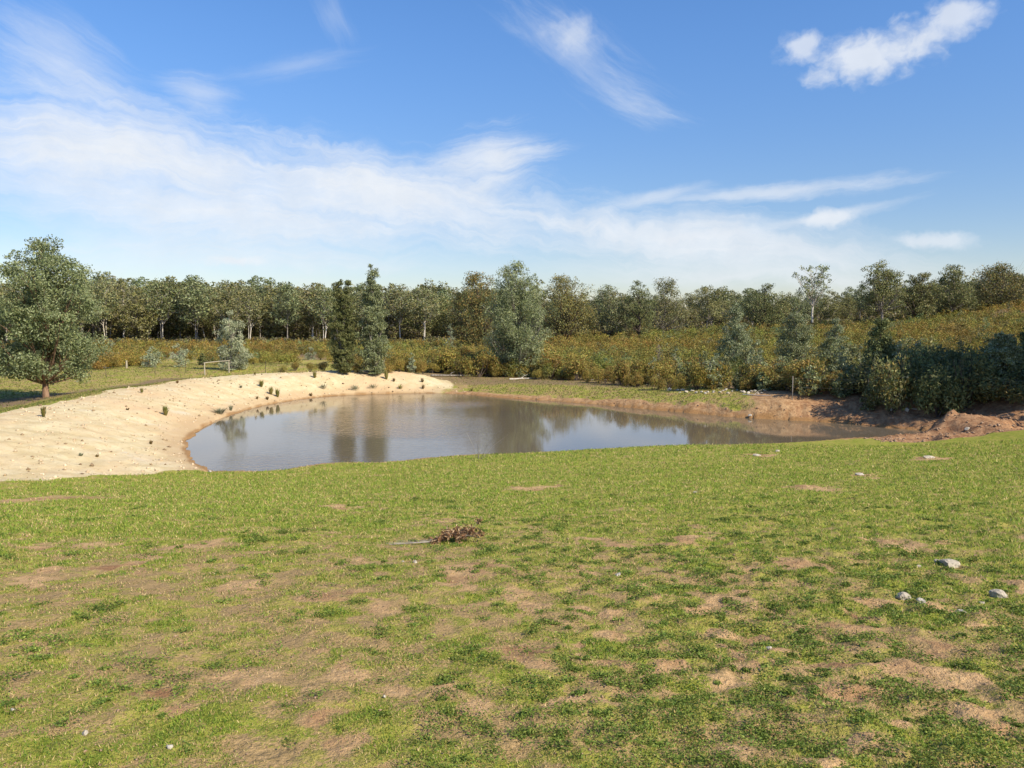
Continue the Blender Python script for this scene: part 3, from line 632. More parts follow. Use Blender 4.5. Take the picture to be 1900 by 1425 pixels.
# ------------------------------------------------------------------ yellow-brown shrubland
def bush_leaves(rng, H, w, n, leaf, cols, nb=9, lift=0.0):
    cs = rng.uniform(-1, 1, (nb, 2)); cs /= np.maximum(np.linalg.norm(cs, axis=1)[:, None], 1); k = rng.integers(0, nb, n)
    cz = rng.uniform(.35 + lift, .8, nb) * (1.05 - .35 * np.linalg.norm(cs, axis=1)); d = rng.normal(size=(n, 3)); d /= np.linalg.norm(d, axis=1)[:, None]
    rr = rng.uniform(.3, 1, (n, 1)) ** .5
    p = np.c_[cs[k] * w * .68, cz[k] * H] + d * rr * np.array((w * .42, w * .42, H * .32)); p[:, 2] = np.clip(p[:, 2], .04 + lift * H * .8, None)
    cc = pal(n, cols, rng) * np.array([rng.uniform(.8, 1.2, nb)[k]]).T
    return leaves(p, leaf[0], leaf[1], cc, -.5, rng)
sp_, SPH = [], []
for k in range(7):
    rng = np.random.default_rng(500 + k); H = 1.5; w = (.95, 1.1, .8, 1.0, 1.2, .9, 1.0)[k]
    r0 = empty('shrub', (0, 0, 0)); V, Fa, Cc = bush_leaves(rng, H, w, 1500, (.14, .05), [(a_ * .88, b_ * .9, c_ * .95) for a_, b_, c_ in (YBRN if k < 5 else YBRN[3:] + OLBRN[:2])], 8, .22 if k % 3 != 1 else 0); mesh_np('foliage', V, Fa, MS, col=Cc, parent=r0)
    T = Acc()
    for _ in range(9):
        a = rng.uniform(0, 6.28); q = w * rng.uniform(.2, .7); T.add(*tube([(0, 0, -.1), (math.cos(a) * q * .5, math.sin(a) * q * .5, H * .35), (math.cos(a) * q, math.sin(a) * q, H * .75)], [.025, .018, .006], 4))
    V, Fa, _ = T.get(); mesh_np('stems', V, Fa, MB_DARK, parent=r0); sp_.append(r0)
su = [False] * 7; rg = np.random.default_rng(77)
def shrub(x, y, H, wsc, lab, grp):
    k = int(rg.integers(0, 7)); r0 = sp_[k]
    if su[k]: t = copy_tree(r0, (0, 0, 0), 0, (1, 1, 1))
    else: t = r0; su[k] = True
    put(t, (x, y, hz(x, y)), rg.uniform(0, 6.28), (wsc * H / 1.5, wsc * H / 1.5, H / 1.5)); tag(t, lab, 'shrub', grp)
edge = [(735,696),(780,697),(830,699),(900,703),(970,705),(1040,708),(1100,714),(1160,719),(1230,725),(1300,728),(1360,730),(1420,733),(1480,737),(1540,740)]
n_sh = 0
ex, ey = zip(*edge)
for row in range(4):
    for px in np.arange(735, 1560, (15, 17, 19, 21)[row]):
        p_ = px + rg.uniform(-6, 6); b = hit(p_, float(np.interp(p_, ex, ey)) - 2); x, y = b[0] * (1 + row * .035), b[1] + row * 2.2 + rg.uniform(-.3, 2.2)
        if rg.uniform() < (.2 if p_ < 1240 else .42): continue
        left = p_ < 900; mid = 900 <= p_ < 1240
        shrub(x, y, rg.uniform(.7, 2.2) * (1 if rg.uniform() < .8 else .6) + .12 * row, rg.uniform(.65, 1.15), 'yellow-brown shrub fronting the scrub, ' + ('left of the tall silvery gum' if left else 'between tall silvery gum and purple twiggy bush' if mid else 'right of the purple twiggy bush'), 'front shrubs ' + ('left of the silvery gum' if left else 'right of the silvery gum' if mid else 'by the thicket')); n_sh += 1
# shrubs of the left clearing and around the pair of trees
for (px, py, H, lab) in [(520,690,.7,'low yellow-green shrub just behind the bank, left of the close pair'),(548,688,.9,'brownish shrub just behind the bank, left of the close pair'),(575,690,.75,'flat yellow-green shrub behind the bank crest'),(600,689,.8,'rounded yellow-green shrub behind the bank near the dark tree'),(618,672,1.3,'rusty shrub left of the dark tree of the pair'),(595,668,1.2,'yellow-brown shrub in the clearing left of the pair'),
                       (530,668,1.3,'brownish shrub at the back edge of the clearing'),(497,667,1.2,'rusty shrub at the back left of the clearing'),(470,676,1.0,'yellow-green shrub right of the lone small gum'),(240,676,1.5,'orange-tinged shrub between two blue-green bushes'),(305,668,1.5,'rusty shrub behind the two rounded blue-green bushes'),(665,692,.9,'small shrub between the trunks of the close pair'),(722,692,1.0,'shrub at the right foot of the close pair'),(395,672,1.3,'yellow-green shrub behind the low white rail')]:
    b = hit(px, py); shrub(b[0], b[1], H, 1.15, lab, None)
# the mass of the scrub, further back: nobody could count it
A = Acc(); rg = np.random.default_rng(5); cnt = 0
LOWX = [P(px, 690, .8)[0] for px in (230,)]
while cnt < 6200:
    D = 62 * (190 / 62) ** rg.uniform(); px = rg.uniform(-150, 2150)
    if px < 740:
        if D < 80 + 14 * fbm(np.array([px * .01]), np.array([1.]), 2, 3)[0]: continue
        if 470 < px < 610 and D < 92: continue
        if D < 125 and fbm(np.array([px * .012]), np.array([D * .09]), 3, 41)[0] > .06: continue
    elif px < 1560 and D < np.interp(px, [740, 1000, 1300, 1560], [72, 66, 63, 56]): continue
    if px >= 1560 and rg.uniform() < .0: continue
    if D > np.interp(px, [0, 600, 900, 1400, 1900], [178, 182, 165, 150, 155]): continue
    x = (px - CX) / F * D; 
    n = int(360 * (70 / D) ** 1.3); H = rg.uniform(.8, 2.1); s = D / 70
    V, Fa, Cc = bush_leaves(rg, H, rg.uniform(.55, 1.2), n, (.14 * s ** .8, .062 * s ** .8), YBRN if rg.uniform() < .76 else (OLBRN + OLIVE[:2] if rg.uniform() < .75 else GREYG), 5)
    pt_ = fbm(np.array([x * .06]), np.array([D * .05]), 3, 44)[0]; Cc = Cc * rg.uniform(.62, 1.2) * np.array((1 + pt_ * .7, rg.uniform(.9, 1.15), 1)) * (1 - .2 * pt_); V[:, 0] += x; V[:, 1] += D; A.add(V, Fa, Cc); A.V[-1][:, 2] += 0; A.C[-1] = Cc
    cnt += 1
    if cnt == 1: cen_ = []
    cen_.append((x, D, len(V)))
# ground heights in one go
cx_ = np.array([c[0] for c in cen_]); cy_ = np.array([c[1] for c in cen_]); hh_ = height(cx_, cy_, False)
for i in range(len(cen_)): A.V[i][:, 2] += hh_[i]
U = Acc(); UC = []
for i in range(1900):
    px = rg.uniform(-150, 2050); q_ = rg.uniform(0, 1); D = q_ * 85 + np.interp(px, [0, 600, 900, 1400, 1900], [172, 180, 160, 148, 150]); x = (px - CX) / F * D
    V, Fa, Cc = bush_leaves(rg, rg.uniform(.9, 2.2) + (rg.uniform(2.0, 4.5) if q_ > .3 else 0), rg.uniform(1.3, 2.6), 150, (.6, .26), OLIVE + OLBRN[:1] + [(.2, .16, .11), (.16, .13, .10)], 5)
    V[:, 0] += x; V[:, 1] += D; U.add(V, Fa, Cc * rg.uniform(.6, 1.0)); UC.append((x, D))
uh = height(np.array([c[0] for c in UC]), np.array([c[1] for c in UC]), False)
for i in range(len(UC)): U.V[i][:, 2] += uh[i]
V, Fa, Cc = U.get(); o = mesh_np('understorey', V, Fa, MS, col=Cc); tag(o, 'grey-brown undergrowth between the trunks of the far wood', 'undergrowth', kind='stuff')
V, Fa, Cc = A.get(); o = mesh_np('scrub', V, Fa, MS, col=Cc); tag(o, 'mass of yellow-brown scrub covering the slope below the wood', 'scrub', kind='stuff')
# shaded thicket on the right, in front: individual darker bushes
TH = []
for k in range(3):
    rng = np.random.default_rng(700 + k); r0 = empty('thicket_bush', (0, 0, 0))
    V, Fa, Cc = bush_leaves(rng, 2.6, 1.5, 2600, (.20, .08), (DARKG + OLIVE[:2], DARKG + OLIVE + OLBRN[:2], OLIVE + GREYG[1:2])[k], 12); mesh_np('foliage', V, Fa, ML, col=Cc, parent=r0)
    T = Acc()
    for _ in range(7):
        a = rng.uniform(0, 6.28); q = 1.2 * rng.uniform(.2, .8); T.add(*tube([(0, 0, -.1), (math.cos(a) * q * .5, math.sin(a) * q * .5, .9), (math.cos(a) * q, math.sin(a) * q, 2.1)], [.045, .03, .01], 5))
    V, Fa, _ = T.get(); mesh_np('stems', V, Fa, MB_DARK, parent=r0); TH.append(r0)
tu = [False] * 3; rg = np.random.default_rng(55)
for i in range(66):
    px = 1400 + 560 * ((i * .618) % 1.0); D = np.interp(px, [1400, 1560, 1650, 1950], [50.5, 45, 40.6, 38.6]) + 11 * (i / 66) + rg.uniform(-.5, .5); b = at(px, D)
    toppy = np.interp(px, [1400, 1500, 1600, 1660, 1800, 1950], [690, 668, 655, 642, 640, 625]) + rg.uniform(-16, 62)
    H = min(max(1.2, Q(px, toppy, D)[2] - b[2]), 4.2); k = int(rg.integers(0, 3))
    if tu[k]: t = copy_tree(TH[k], (0, 0, 0), 0, (1, 1, 1))
    else: t = TH[k]; tu[k] = True
    put(t, b, rg.uniform(0, 6.28), (rg.uniform(.8, 1.15),) * 2 + (H / 2.45,)); tag(t, 'dark bush of the shaded thicket behind the torn red bank', 'bush', 'bushes of the shaded thicket')

SG = make_tree('sapling', 3.0, [(.02, .6), (.3, .85), (.6, .65), (.85, .35), (1, .1)], GREYG + BLUEG[:2], MB_GREY, 60, 45, (.15, .055), .035, 801, .4, .075, .05, limbs=.5, shell=.3)
SG2 = make_tree('sapling', 3.0, [(.05, .4), (.3, .6), (.55, .8), (.85, .5), (1, .15)], GREYG + OLIVE[:2], MB_DARK, 55, 45, (.15, .055), .04, 802, .4, .08, .05, limbs=.5, shell=.3, lean=.8)
rg = np.random.default_rng(66); fs = [True, True]
for i in range(46):
    px = 1255 + (1890 - 1255) * ((i * .618) % 1.0); D = np.interp(px, [1255, 1400, 1560, 1900], [55, 50, 45.5, 39.6]) + rg.uniform(0, 1) ** 1.5 * 9; k = i % 2; r0 = (SG, SG2)[k]
    if fs[k]: t = r0; fs[k] = False
    else: t = copy_tree(r0, (0, 0, 0), 0, (1, 1, 1))
    b = at(px, D); H = rg.uniform(1.1, 3.6) * (1 if px < 1620 else .8); put(t, b, rg.uniform(0, 6.28), (H / 3 * rg.uniform(.9, 1.3),) * 2 + (H / 3,)); tag(t, 'small grey-green sapling ' + ('among the shrubs left of the shaded thicket' if px < 1560 else 'at the front of the shaded thicket'), 'sapling', 'saplings ' + ('left of the shaded thicket' if px < 1560 else 'in the shaded thicket'))

# ------------------------------------------------------------------ stones
def stone_mat(name, a, b, c):
    m, g = mat(name); tc = g.add('ShaderNodeTexCoord').outputs['Object']; n = g.noise(tc, 9, 6, .65).outputs[0]; n2 = g.noise(tc, 30, 4, .7).outputs[0]
    finish(g, g.mix(g.ramp(n2, .5, .7), g.mix(g.ramp(n, .35, .62), a, b), c), .9, g.m('ADD', n, n2), .8, .03); return m
MST = stone_mat('pale_stone', (.34, .30, .235), (.52, .47, .38), (.16, .14, .11)); MSW = stone_mat('white_stone', (.40, .36, .29), (.58, .54, .46), (.26, .22, .17)); MSB = stone_mat('brown_stone', (.28, .18, .11), (.40, .28, .19), (.16, .10, .07))
import bmesh
def stone(name, loc, sz, seed, m, sink=.3, rz=0.0):
    rng = random.Random(seed); bm = bmesh.new(); bmesh.ops.create_icosphere(bm, subdivisions=3, radius=1)
    nrm = [Vector((rng.gauss(0, 1), rng.gauss(0, 1), rng.gauss(0, 1))).normalized() for _ in range(11)]; cut = [rng.uniform(.45, .85) for _ in nrm]
    for v in bm.verts:
        p = v.co.copy()
        for n, c in zip(nrm, cut):
            d = p.dot(n)
            if d > c: p -= n * (d - c) * .93
        v.co = Vector((p.x * sz[0], p.y * sz[1], p.z * sz[2]))
        v.co += v.co.normalized() * rng.uniform(-.02, .02) * min(sz)
    me = bpy.data.meshes.new(name); bm.to_mesh(me); bm.free(); me.materials.append(m)
    o = bpy.data.objects.new(name, me); C.objects.link(o); o.location = (loc[0], loc[1], loc[2] + sz[2] * (1 - 2 * sink)); o.rotation_euler = (rng.uniform(-.15, .15), rng.uniform(-.15, .15), rz); return o
for i, (px, py, w, h, m, lab) in enumerate([
  (1762, 1050, 44, 15, MST, 'flat grey rock sunk in the grass, farthest of the rocks at right'),
  (1738, 1044, 14, 7, MST, 'small dark-sided rock touching the farthest flat rock'),
  (1680, 1112, 36, 17, MST, 'grey weathered rock, left one of the touching pair on the right lawn'),
  (1712, 1120, 24, 13, MSW, 'smaller whitish rock, right one of the touching pair'),
  (1856, 1107, 42, 17, MST, 'domed grey rock near the right edge of the lawn'),
  (1783, 1138, 20, 12, MSW, 'small pale stone in front of the rocks on the right lawn'),
  (1822, 1120, 13, 6, MST, 'chip of grey stone just left of the domed rock'),
  (1705, 1053, 13, 6, MST, 'grey chip of stone left of the farthest flat rock'),
  (770, 1045, 11, 8, MSW, 'small white stone in the grass below the dead branch'),
  (748, 1043, 8, 5, MSW, 'yellowish pebble beside the small white stone'),
  (157, 1366, 17, 12, MST, 'grey stone in the lower left grass'),
  (315, 1391, 17, 10, MSW, 'whitish stone in the lower left grass near the bottom edge'),
  (25, 1323, 12, 6, MSW, 'flat pale stone at the left edge of the lawn'),
  (1146, 1068, 14, 7, MSW, 'pale flat stone on the lawn right of centre'),
  (713, 1298, 9, 5, MSW, 'pale pebble below the middle bare patches'),
  (1427, 1206, 12, 7, MSW, 'bleached stone in a thin patch of the right lawn'),
  (1722, 850, 26, 7, MST, 'grey stone on the far lawn near the right end of the pond'),
  (1404, 846, 20, 6, MSW, 'pale stone lying by the reddish scrape near the water'),
  (1442, 838, 12, 5, MST, 'stone at the near shore left of the pond narrow end'),
  (1598, 882, 22, 5, MSW, 'low pale stone in the bright green far lawn'),
  (1290, 914, 10, 4, MSW, 'tiny pale stone on the green lawn below the pond middle right'),
  (390, 876, 10, 6, MSW, 'white stone at the left tip of the near shore'),
  (1241, 725, 11, 9, MSW, 'largest white stone, left end of the row of stones on the far bank'),
  (1391, 780, 0, 0, MSW, ''), (1391, 776, 8, 5, MSW, 'white stone just above the waterline of the far bank'),
  (1683, 763, 9, 9, MSW, 'bright stone on top of the broken red bank'),
  (1655, 762, 10, 8, MSW, 'pinkish stone among rubble on the broken red bank'),
  (1818, 742, 14, 5, MSW, 'flat bright stone at the foot of the shaded thicket'),
  (1795, 797, 14, 6, MSW, 'pale stone at the bottom of the gully'),
  (1070, 705, 12, 4, MSW, 'pale stone under the shrubs right of the tall silvery gum')]):
    if not w: continue
    b = hit(px, py); s = b[1] / F; stone('rock', b, (w * s * .52, w * s * .40, max(h * s * .62, .016)), 900 + i, m, .40, random.uniform(-.5, .5)); tag(C.objects[-1], lab, 'stone')
rg = np.random.default_rng(31)
for i in range(26):
    px = 1255 + i * 6.6 + rg.uniform(-3, 3); b = hit(px, 727 + rg.uniform(-2.5, 4)); s = b[1] / F * rg.uniform(2.2, 4.8)
    o = stone('stone', b, (s, s * .8, s * .6), 1000 + i, MSW if i % 3 else MST, .2); tag(o, 'pale stone in the row along the far bank', 'stone', 'row of stones on the far bank')
# rubble and clods of the torn bank, pebbles of the lawn and of the pale bank: gravel
def gravel(name, P3, sz, m, lab, cat):
    rng = np.random.default_rng(len(P3)); ico = np.array([(1, 0, 0), (-1, 0, 0), (0, 1, 0), (0, -1, 0), (0, 0, 1), (0, 0, -1)], float); fo = np.array([(0, 2, 4), (2, 1, 4), (1, 3, 4), (3, 0, 4), (2, 0, 5), (1, 2, 5), (3, 1, 5), (0, 3, 5)])
    n = len(P3); V = ico[None] * rng.uniform(.5, 1.3, (n, 6, 1)) * sz[:, None, None] * np.array((1, .8, .6)); a = rng.uniform(0, 6.28, n); c, s = np.cos(a)[:, None], np.sin(a)[:, None]
    V = np.stack([V[..., 0] * c - V[..., 1] * s, V[..., 0] * s + V[..., 1] * c, V[..., 2]], -1) + P3[:, None]
    Fa = (fo[None] + np.arange(n)[:, None, None] * 6).reshape(-1, 3); o = mesh_np(name, V.reshape(-1, 3), Fa, m); tag(o, lab, cat, kind='stuff')
def scat(n, fn, rng):
    x, y = fn(n, rng); return np.c_[x, y, height(x, y)]
rng = np.random.default_rng(8)
x = rng.uniform(15.5, 30, 2600); y = 34 + 8 * rng.uniform(size=2600) ** 1.3; P3 = np.c_[x, y, height(x, y) + .01]
gravel('rubble', P3[sdist(x, y) > .1], (rng.uniform(.0, 1, 2600) ** 4 * .12 + .012)[sdist(x, y) > .1], MSB, 'reddish clods and rubble strewn over the torn bank', 'rubble')
x = rng.uniform(0, 20, 900); y = rng.uniform(42, 58, 900); s_ = sdist(x, y); k = (s_ > .05) & (s_ < 1.0); P3 = np.c_[x, y, height(x, y) + .01][k]
gravel('rubble', P3, rng.uniform(.03, .09, k.sum()), MSB, 'clods along the waterline of the far bank', 'rubble')
x = rng.uniform(-27, -3, 9000); y = rng.uniform(20, 68, 9000); k = inside(x, y, SANDPOLY) & (sdist(x, y) > .15); P3 = np.c_[x, y, height(x, y) + .01][k]
gravel('gravel', P3, (rng.uniform(.1, 1, k.sum()) ** 3 * .10 + .012), bark('sandy_clod', (.40, .30, .19), (.66, .54, .37), 3), 'sandy clods and gravel on the pale bank', 'gravel')
x = rng.uniform(-27, -3, 1900); y = rng.uniform(20, 68, 1900); k = inside(x, y, SANDPOLY) & (sdist(x, y) > .1) & (fbm(x * .5, y * .5, 3, 66) > -.08); P3 = np.c_[x, y, height(x, y) + .015][k]
gravel('gravel', P3, (rng.uniform(.2, 1, k.sum()) ** 3 * .11 + .02), bark('brown_clod', (.17, .115, .065), (.36, .27, .16), 3), 'darker brown clods and tufts of dry weed on the pale bank', 'gravel')
u = rng.uniform(size=4600); r = 3 * (22 / 3) ** u; a = rng.uniform(-.62, .62, 4600); x, y = r * np.sin(a), r * np.cos(a); P3 = np.c_[x, y, height(x, y) + .003]
gravel('pebbles', P3, (rng.uniform(.0, 1, 4600) ** 4 * .014 + .003) * (r / 6) ** .5, MSB, 'small pebbles and droppings scattered in the grass', 'pebbles')

# ------------------------------------------------------------------ grass of the near lawn
def vis(x, y): return (sdist(x, y) > .05) & ~inside(x, y, SANDPOLY)
def blades(n, r0, r1, hb, wb, seed, dens):
    rng = np.random.default_rng(seed); u = rng.uniform(size=n); r = r0 * (r1 / r0) ** u; a = rng.uniform(-R(43), R(43), n); x, y = r * np.sin(a), r * np.cos(a)
    k = vis(x, y) & (masks(x, y)[1] < .5); x, y, r = x[k], y[k], r[k]; lu = lushness(x, y); fine = fbm(x * 5, y * 5, 3, 120)
    k = rng.uniform(size=len(x)) < dens(lu + fine * 1.4) * (1 - .9 * bare(x, y)); x, y, r, lu = x[k], y[k], r[k], lu[k]; fine = fine[k]; n = len(x)
    z = height(x, y); s = (r / 5) ** .62; h = hb * s * rng.uniform(.5, 1.4, n) * (.75 + .7 * np.clip(lu + fine, 0, 1)); w = wb * s * rng.uniform(.7, 1.3, n)
    th = rng.uniform(0, 6.28, n); ln = rng.uniform(.2, 1.3, n) * h; ph = rng.uniform(0, 6.28, n)
    c = np.stack([x, y, z - .004], -1); side = np.stack([np.cos(th) * w, np.sin(th) * w, 0 * w], -1); tip = c + np.stack([np.cos(ph) * ln, np.sin(ph) * ln, h], -1)
    V = np.stack([c - side, c + side, tip], 1).reshape(-1, 3)
    G = np.array([(.15, .235, .028), (.215, .29, .04), (.105, .175, .026), (.29, .33, .06)]); Dr = np.array([(.46, .34, .15), (.34, .24, .11), (.30, .26, .08), (.54, .42, .21)])
    gi = rng.integers(0, 4, n); isg = rng.uniform(size=n) < np.clip(.04 + .88 * lu + fine * 1.3, .05, .9); col = np.where(isg[:, None], G[gi], Dr[gi]) * (1 + .16 * sstep(r, 7, 16))[:, None] * rng.uniform(.8, 1.25, (n, 1))
    return V, np.arange(3 * n).reshape(-1, 3), np.repeat(col, 3, 0)
V, Fa, Cc = blades(720000, 2.6, 36, .015, .0040, 1, lambda q: np.clip(.16 + q * 1.0, .06, 1))
o = mesh_np('grass', V, Fa, MGR, col=Cc); tag(o, 'short grazed grass of the near lawn', 'grass', kind='stuff')
# denser dark green weeds in low mats
rng = np.random.default_rng(14); A = Acc(); PV = []
n = 8200; u = rng.uniform(size=n); r = 2.7 * (17 / 2.7) ** u; a = rng.uniform(-R(42), R(42), n); x, y = r * np.sin(a), r * np.cos(a)
pr = np.clip(.10 + .42 * sstep(x / r, -.15, .35) * (1 - sstep(r, 7, 14)) + 1.1 * fbm(x * .9, y * .9, 3, 140), .02, 1) * (1 - bare(x, y)); k = (rng.uniform(size=n) < pr) & vis(x, y); x, y, r = x[k], y[k], r[k]; print('weeds', len(x))
for i in range(len(x)):
    q = rng.uniform(.02, .10) * (1 + .02 * r[i]); m_ = int(rng.integers(40, 130)); d = rng.normal(0, .5, (m_, 2)) * q; el_ = rng.uniform(.7, 1.4)
    d[:, 0] *= el_; PV.append(np.c_[x[i] + d[:, 0], y[i] + d[:, 1], np.full(m_, max(.012, q * .42)), np.full(m_, r[i]), np.full(m_, rng.uniform(.75, 1.25))])
PV = np.vstack(PV); z = height(PV[:, 0], PV[:, 1]); n = len(PV)
cc = pal(n, [(.13, .20, .035), (.19, .25, .045), (.09, .15, .03), (.24, .28, .06)], rng) * PV[:, 4:5]
V, Fa, Cc = leaves(np.c_[PV[:, 0], PV[:, 1], z + PV[:, 2] * rng.uniform(.1, 1, n)],   .019 * (PV[:, 3] / 5) ** .6, .008 * (PV[:, 3] / 5) ** .6, cc, 0, rng, .45)
o = mesh_np('weeds', V, Fa, MGR, col=Cc); tag(o, 'mats of darker green broad-leaved weeds in the lawn', 'weeds', kind='stuff')
# grass of the far banks and the left field
def far_blades(n, poly_px, z0, seed, hb=.10, wb=.03):
    rng = np.random.default_rng(seed); xs = []; 
    px = rng.uniform(poly_px[0], poly_px[1], n); D = rng.uniform(poly_px[2], poly_px[3], n); x = (px - CX) / F * D; y = D
    m = masks(x, y); k = vis(x, y) & (m[1] < .35) & (m[0] < .3) & (rng.uniform(size=n) > m[2]) & (sdist(x, y) > .5); x, y = x[k], y[k]; n = len(x); z = height(x, y)
    th = rng.uniform(0, 6.28, n); h = hb * rng.uniform(.4, 1.4, n); w = wb * rng.uniform(.6, 1.3, n); c = np.stack([x, y, z - .01], -1); side = np.stack([np.cos(th) * w, np.sin(th) * w, 0 * w], -1)
    tip = c + np.stack([rng.normal(0, .5, n) * h, rng.normal(0, .5, n) * h, h], -1); V = np.stack([c - side, c + side, tip], 1).reshape(-1, 3)
    col = pal(n, [(.15, .18, .04), (.20, .20, .05), (.26, .21, .09), (.12, .15, .035)], rng); return V, np.arange(3 * n).reshape(-1, 3), np.repeat(col, 3, 0)
A = Acc(); A.add(*far_blades(60000, (820, 1600, 40, 72), 0, 3, .09, .03)); A.add(*far_blades(60000, (-80, 760, 33, 95), 0, 4, .09, .035))
V, Fa, Cc = A.get(); o = mesh_np('grass', V, Fa, MGR, col=Cc); tag(o, 'rough grass of the far bank and the left field', 'grass', kind='stuff')

# ------------------------------------------------------------------ tufts and seedlings on the pale bank
def tuft(px, py, h_px, w_px, cols, lab, cat='tuft', seed=0, n=90, name='grass_tuft'):
    b = hit(px, py); s = b[1] / F; H = h_px * s; w = w_px * s; rng = np.random.default_rng(seed); a = rng.uniform(0, 6.28, n); q = rng.uniform(0, 1, n) ** .6 * w * .5
    base_ = np.c_[np.cos(a) * q * .35, np.sin(a) * q * .35, np.full(n, -.03)]; tip = np.c_[np.cos(a) * q * 1.2, np.sin(a) * q * 1.2, H * rng.uniform(.45, 1.05, n)]
    mid = (base_ + tip) / 2 + np.c_[-np.cos(a) * q * .1, -np.sin(a) * q * .1, H * .08 * np.ones(n)]; sd_v = np.c_[-np.sin(a), np.cos(a), 0 * a] * (.010 + .012 * H)
    V = np.stack([base_, mid + sd_v, tip, mid - sd_v], 1).reshape(-1, 3); o = mesh_np(name, V, np.arange(4 * n).reshape(-1, 4), MS, col=np.repeat(pal(n, cols, rng), 4, 0))
    o.location = b; tag(o, lab, cat)
TG = [(.17, .19, .04), (.23, .21, .06), (.13, .15, .035), (.28, .22, .08)]; TB = [(.22, .24, .15), (.30, .30, .20), (.17, .18, .11)]; TR = [(.22, .13, .05), (.16, .10, .04), (.12, .10, .04)]
for i, a in enumerate([(81,774,22,11,TG,'upright green tuft on the bank crest near the left edge'),(307,771,20,15,TG,'bushy olive tuft standing alone on the pale slope'),(263,729,10,8,TG,'tiny tuft on the bank crest left of the white rail'),
  (485,718,14,12,TG,'green seedling tuft on the bank, topmost of the three together'),(503,732,16,12,TG,'middle seedling tuft of the three together on the bank'),(515,737,17,10,TG,'lowest seedling tuft of the three together on the bank'),
  (473,697,8,6,TG,'tiny tuft on the crest above the three tufts'),(584,701,14,9,TG,'small tuft on the crest in front of the dark tree'),(717,706,17,10,TG,'olive seedling on the bank below the pointed tree'),
  (731,708,8,8,TR,'rusty tuft right of the olive seedling'),(784,710,10,9,TR,'rusty-brown tuft near the right end of the bank'),(785,723,10,9,TR,'dark brown tuft right at the waterline of the bank'),(743,722,10,14,TG,'low dark tuft near the waterline below the rusty one'),
  (408,768,13,36,TB,'wide grey-green straggly plant on the inner slope by the water'),(428,762,12,10,TB,'thin grey plant beside the wide straggly one'),(600,722,12,20,TB,'pale grey weed on the slope below the dark tree'),(660,724,12,26,TB,'grey-green low weed below the pointed tree'),(693,722,10,24,TB,'grey-green spreading weed right of another below the pointed tree'),
  (496,742,8,8,TR,'brown tuft near the water under the three tufts'),(477,741,7,7,TR,'brown tuft left of the one under the three tufts'),(447,720,6,7,TB,'speck of dry weed high on the bank'),(577,735,7,8,TR,'brown tuft at the waterline below the crest tuft'),
  (280,824,8,10,TR,'small dark clump on the lower left slope'),(150,846,6,9,TB,'small grey clump on the left slope'),(329,711,6,7,TR,'dry clump on the bank behind the lone olive tuft'),(875,727,7,8,TG,'dark tuft at the meeting of pale bank and grass'),
  (237,761,5,8,TR,'dry wisp left of the lone olive tuft'),(180,848,5,7,TR,'dry clump on the left slope right of the grey one')]):
    tuft(*a, seed=40 + i, n=110 if a[2] > 12 else 50)
# wispy plant at the near shore
b = hit(888, 852); T = Acc(); rng = np.random.default_rng(3); r0 = empty('wispy_plant', b)
for i in range(8):
    q = rng.normal(0, .16, 2); h = rng.uniform(.5, 1.25) if i < 5 else .35; T.add(*tube([(q[0] * .2, q[1] * .2, -.05), (q[0] * .8 + .05, q[1], h * .5), (q[0] * 1.8 + .12, q[1] * 1.6, h)], [.007, .006, .003], 4))
V, Fa, _ = T.get(); mesh_np('stems', V, Fa, MB_GREY, parent=r0)
n = 420; p = np.c_[rng.normal(.06, .16, n), rng.normal(0, .14, n), rng.uniform(0, 1, n) ** 1.5 * 1.15]; p[:, 0] += p[:, 2] * .12; V, Fa, Cc = leaves(p, .035, .013, pal(n, TB + TG[:1], rng), 0, rng); mesh_np('leaves', V, Fa, MS, col=Cc, parent=r0)
tag(r0, 'thin wispy grey-green plant on the near shore in front of the pond middle', 'plant')

# ------------------------------------------------------------------ dead branch on the lawn
L_ = hit(716, 1011); Rr = hit(895, 1006); s = L_[1] / F; r0 = empty('fallen_branch', hit(800, 1012)); o0 = np.array(r0.location); T = Acc(); Lf = Acc(); rng = np.random.default_rng(12)
def wp3(px, py, up): h = hit(px, py); return np.array((h[0], h[1], h[2] + up)) - o0
mainp = [wp3(722, 1013, .012), wp3(755, 1012, .02), wp3(795, 1010, .03), wp3(825, 1006, .06), wp3(858, 1004, .08), wp3(890, 1006, .05)]
T.add(*tube(mainp, [.005, .008, .011, .012, .010, .005], 6)); T.add(*tube([wp3(735, 1006, .01), wp3(790, 1008, .03), wp3(830, 1005, .05)], [.003, .006, .006], 5)); T.add(*tube([wp3(716, 1010, .01), wp3(760, 1009, .02), wp3(790, 1010, .02)], [.003, .004, .005], 5))
for i in range(46):
    t = rng.uniform(.35, 1) ** .8; k = t * (len(mainp) - 1); i0 = min(int(k), len(mainp) - 2); c = mainp[i0] + (mainp[i0 + 1] - mainp[i0]) * (k - i0)
    bulk = .03 + .055 * sstep(t, .5, .75); d = rng.normal(0, 1, 3) * bulk; d[2] = abs(d[2]) * .6; e = c + d; T.add(*tube([c, (c + e) / 2 + (0, 0, .01), e], [.004, .003, .0015], 4))
    m_ = int(14 + 22 * t); pp = e + rng.normal(0, .022, (m_, 3)); pp[:, 2] = np.maximum(pp[:, 2], .005 + 0 * pp[:, 2])
    Lf.add(*leaves(pp, .055, .017, pal(m_, [(.36, .23, .12), (.22, .12, .06), (.52, .38, .23), (.12, .065, .035), (.30, .16, .08)], rng, .2), .3, rng))
V, Fa, _ = T.get(); mesh_np('stem', V, Fa, MB_GREY, parent=r0); V, Fa, Cc = Lf.get(); mesh_np('dead_leaves', V, Fa, MGR, col=Cc, parent=r0)
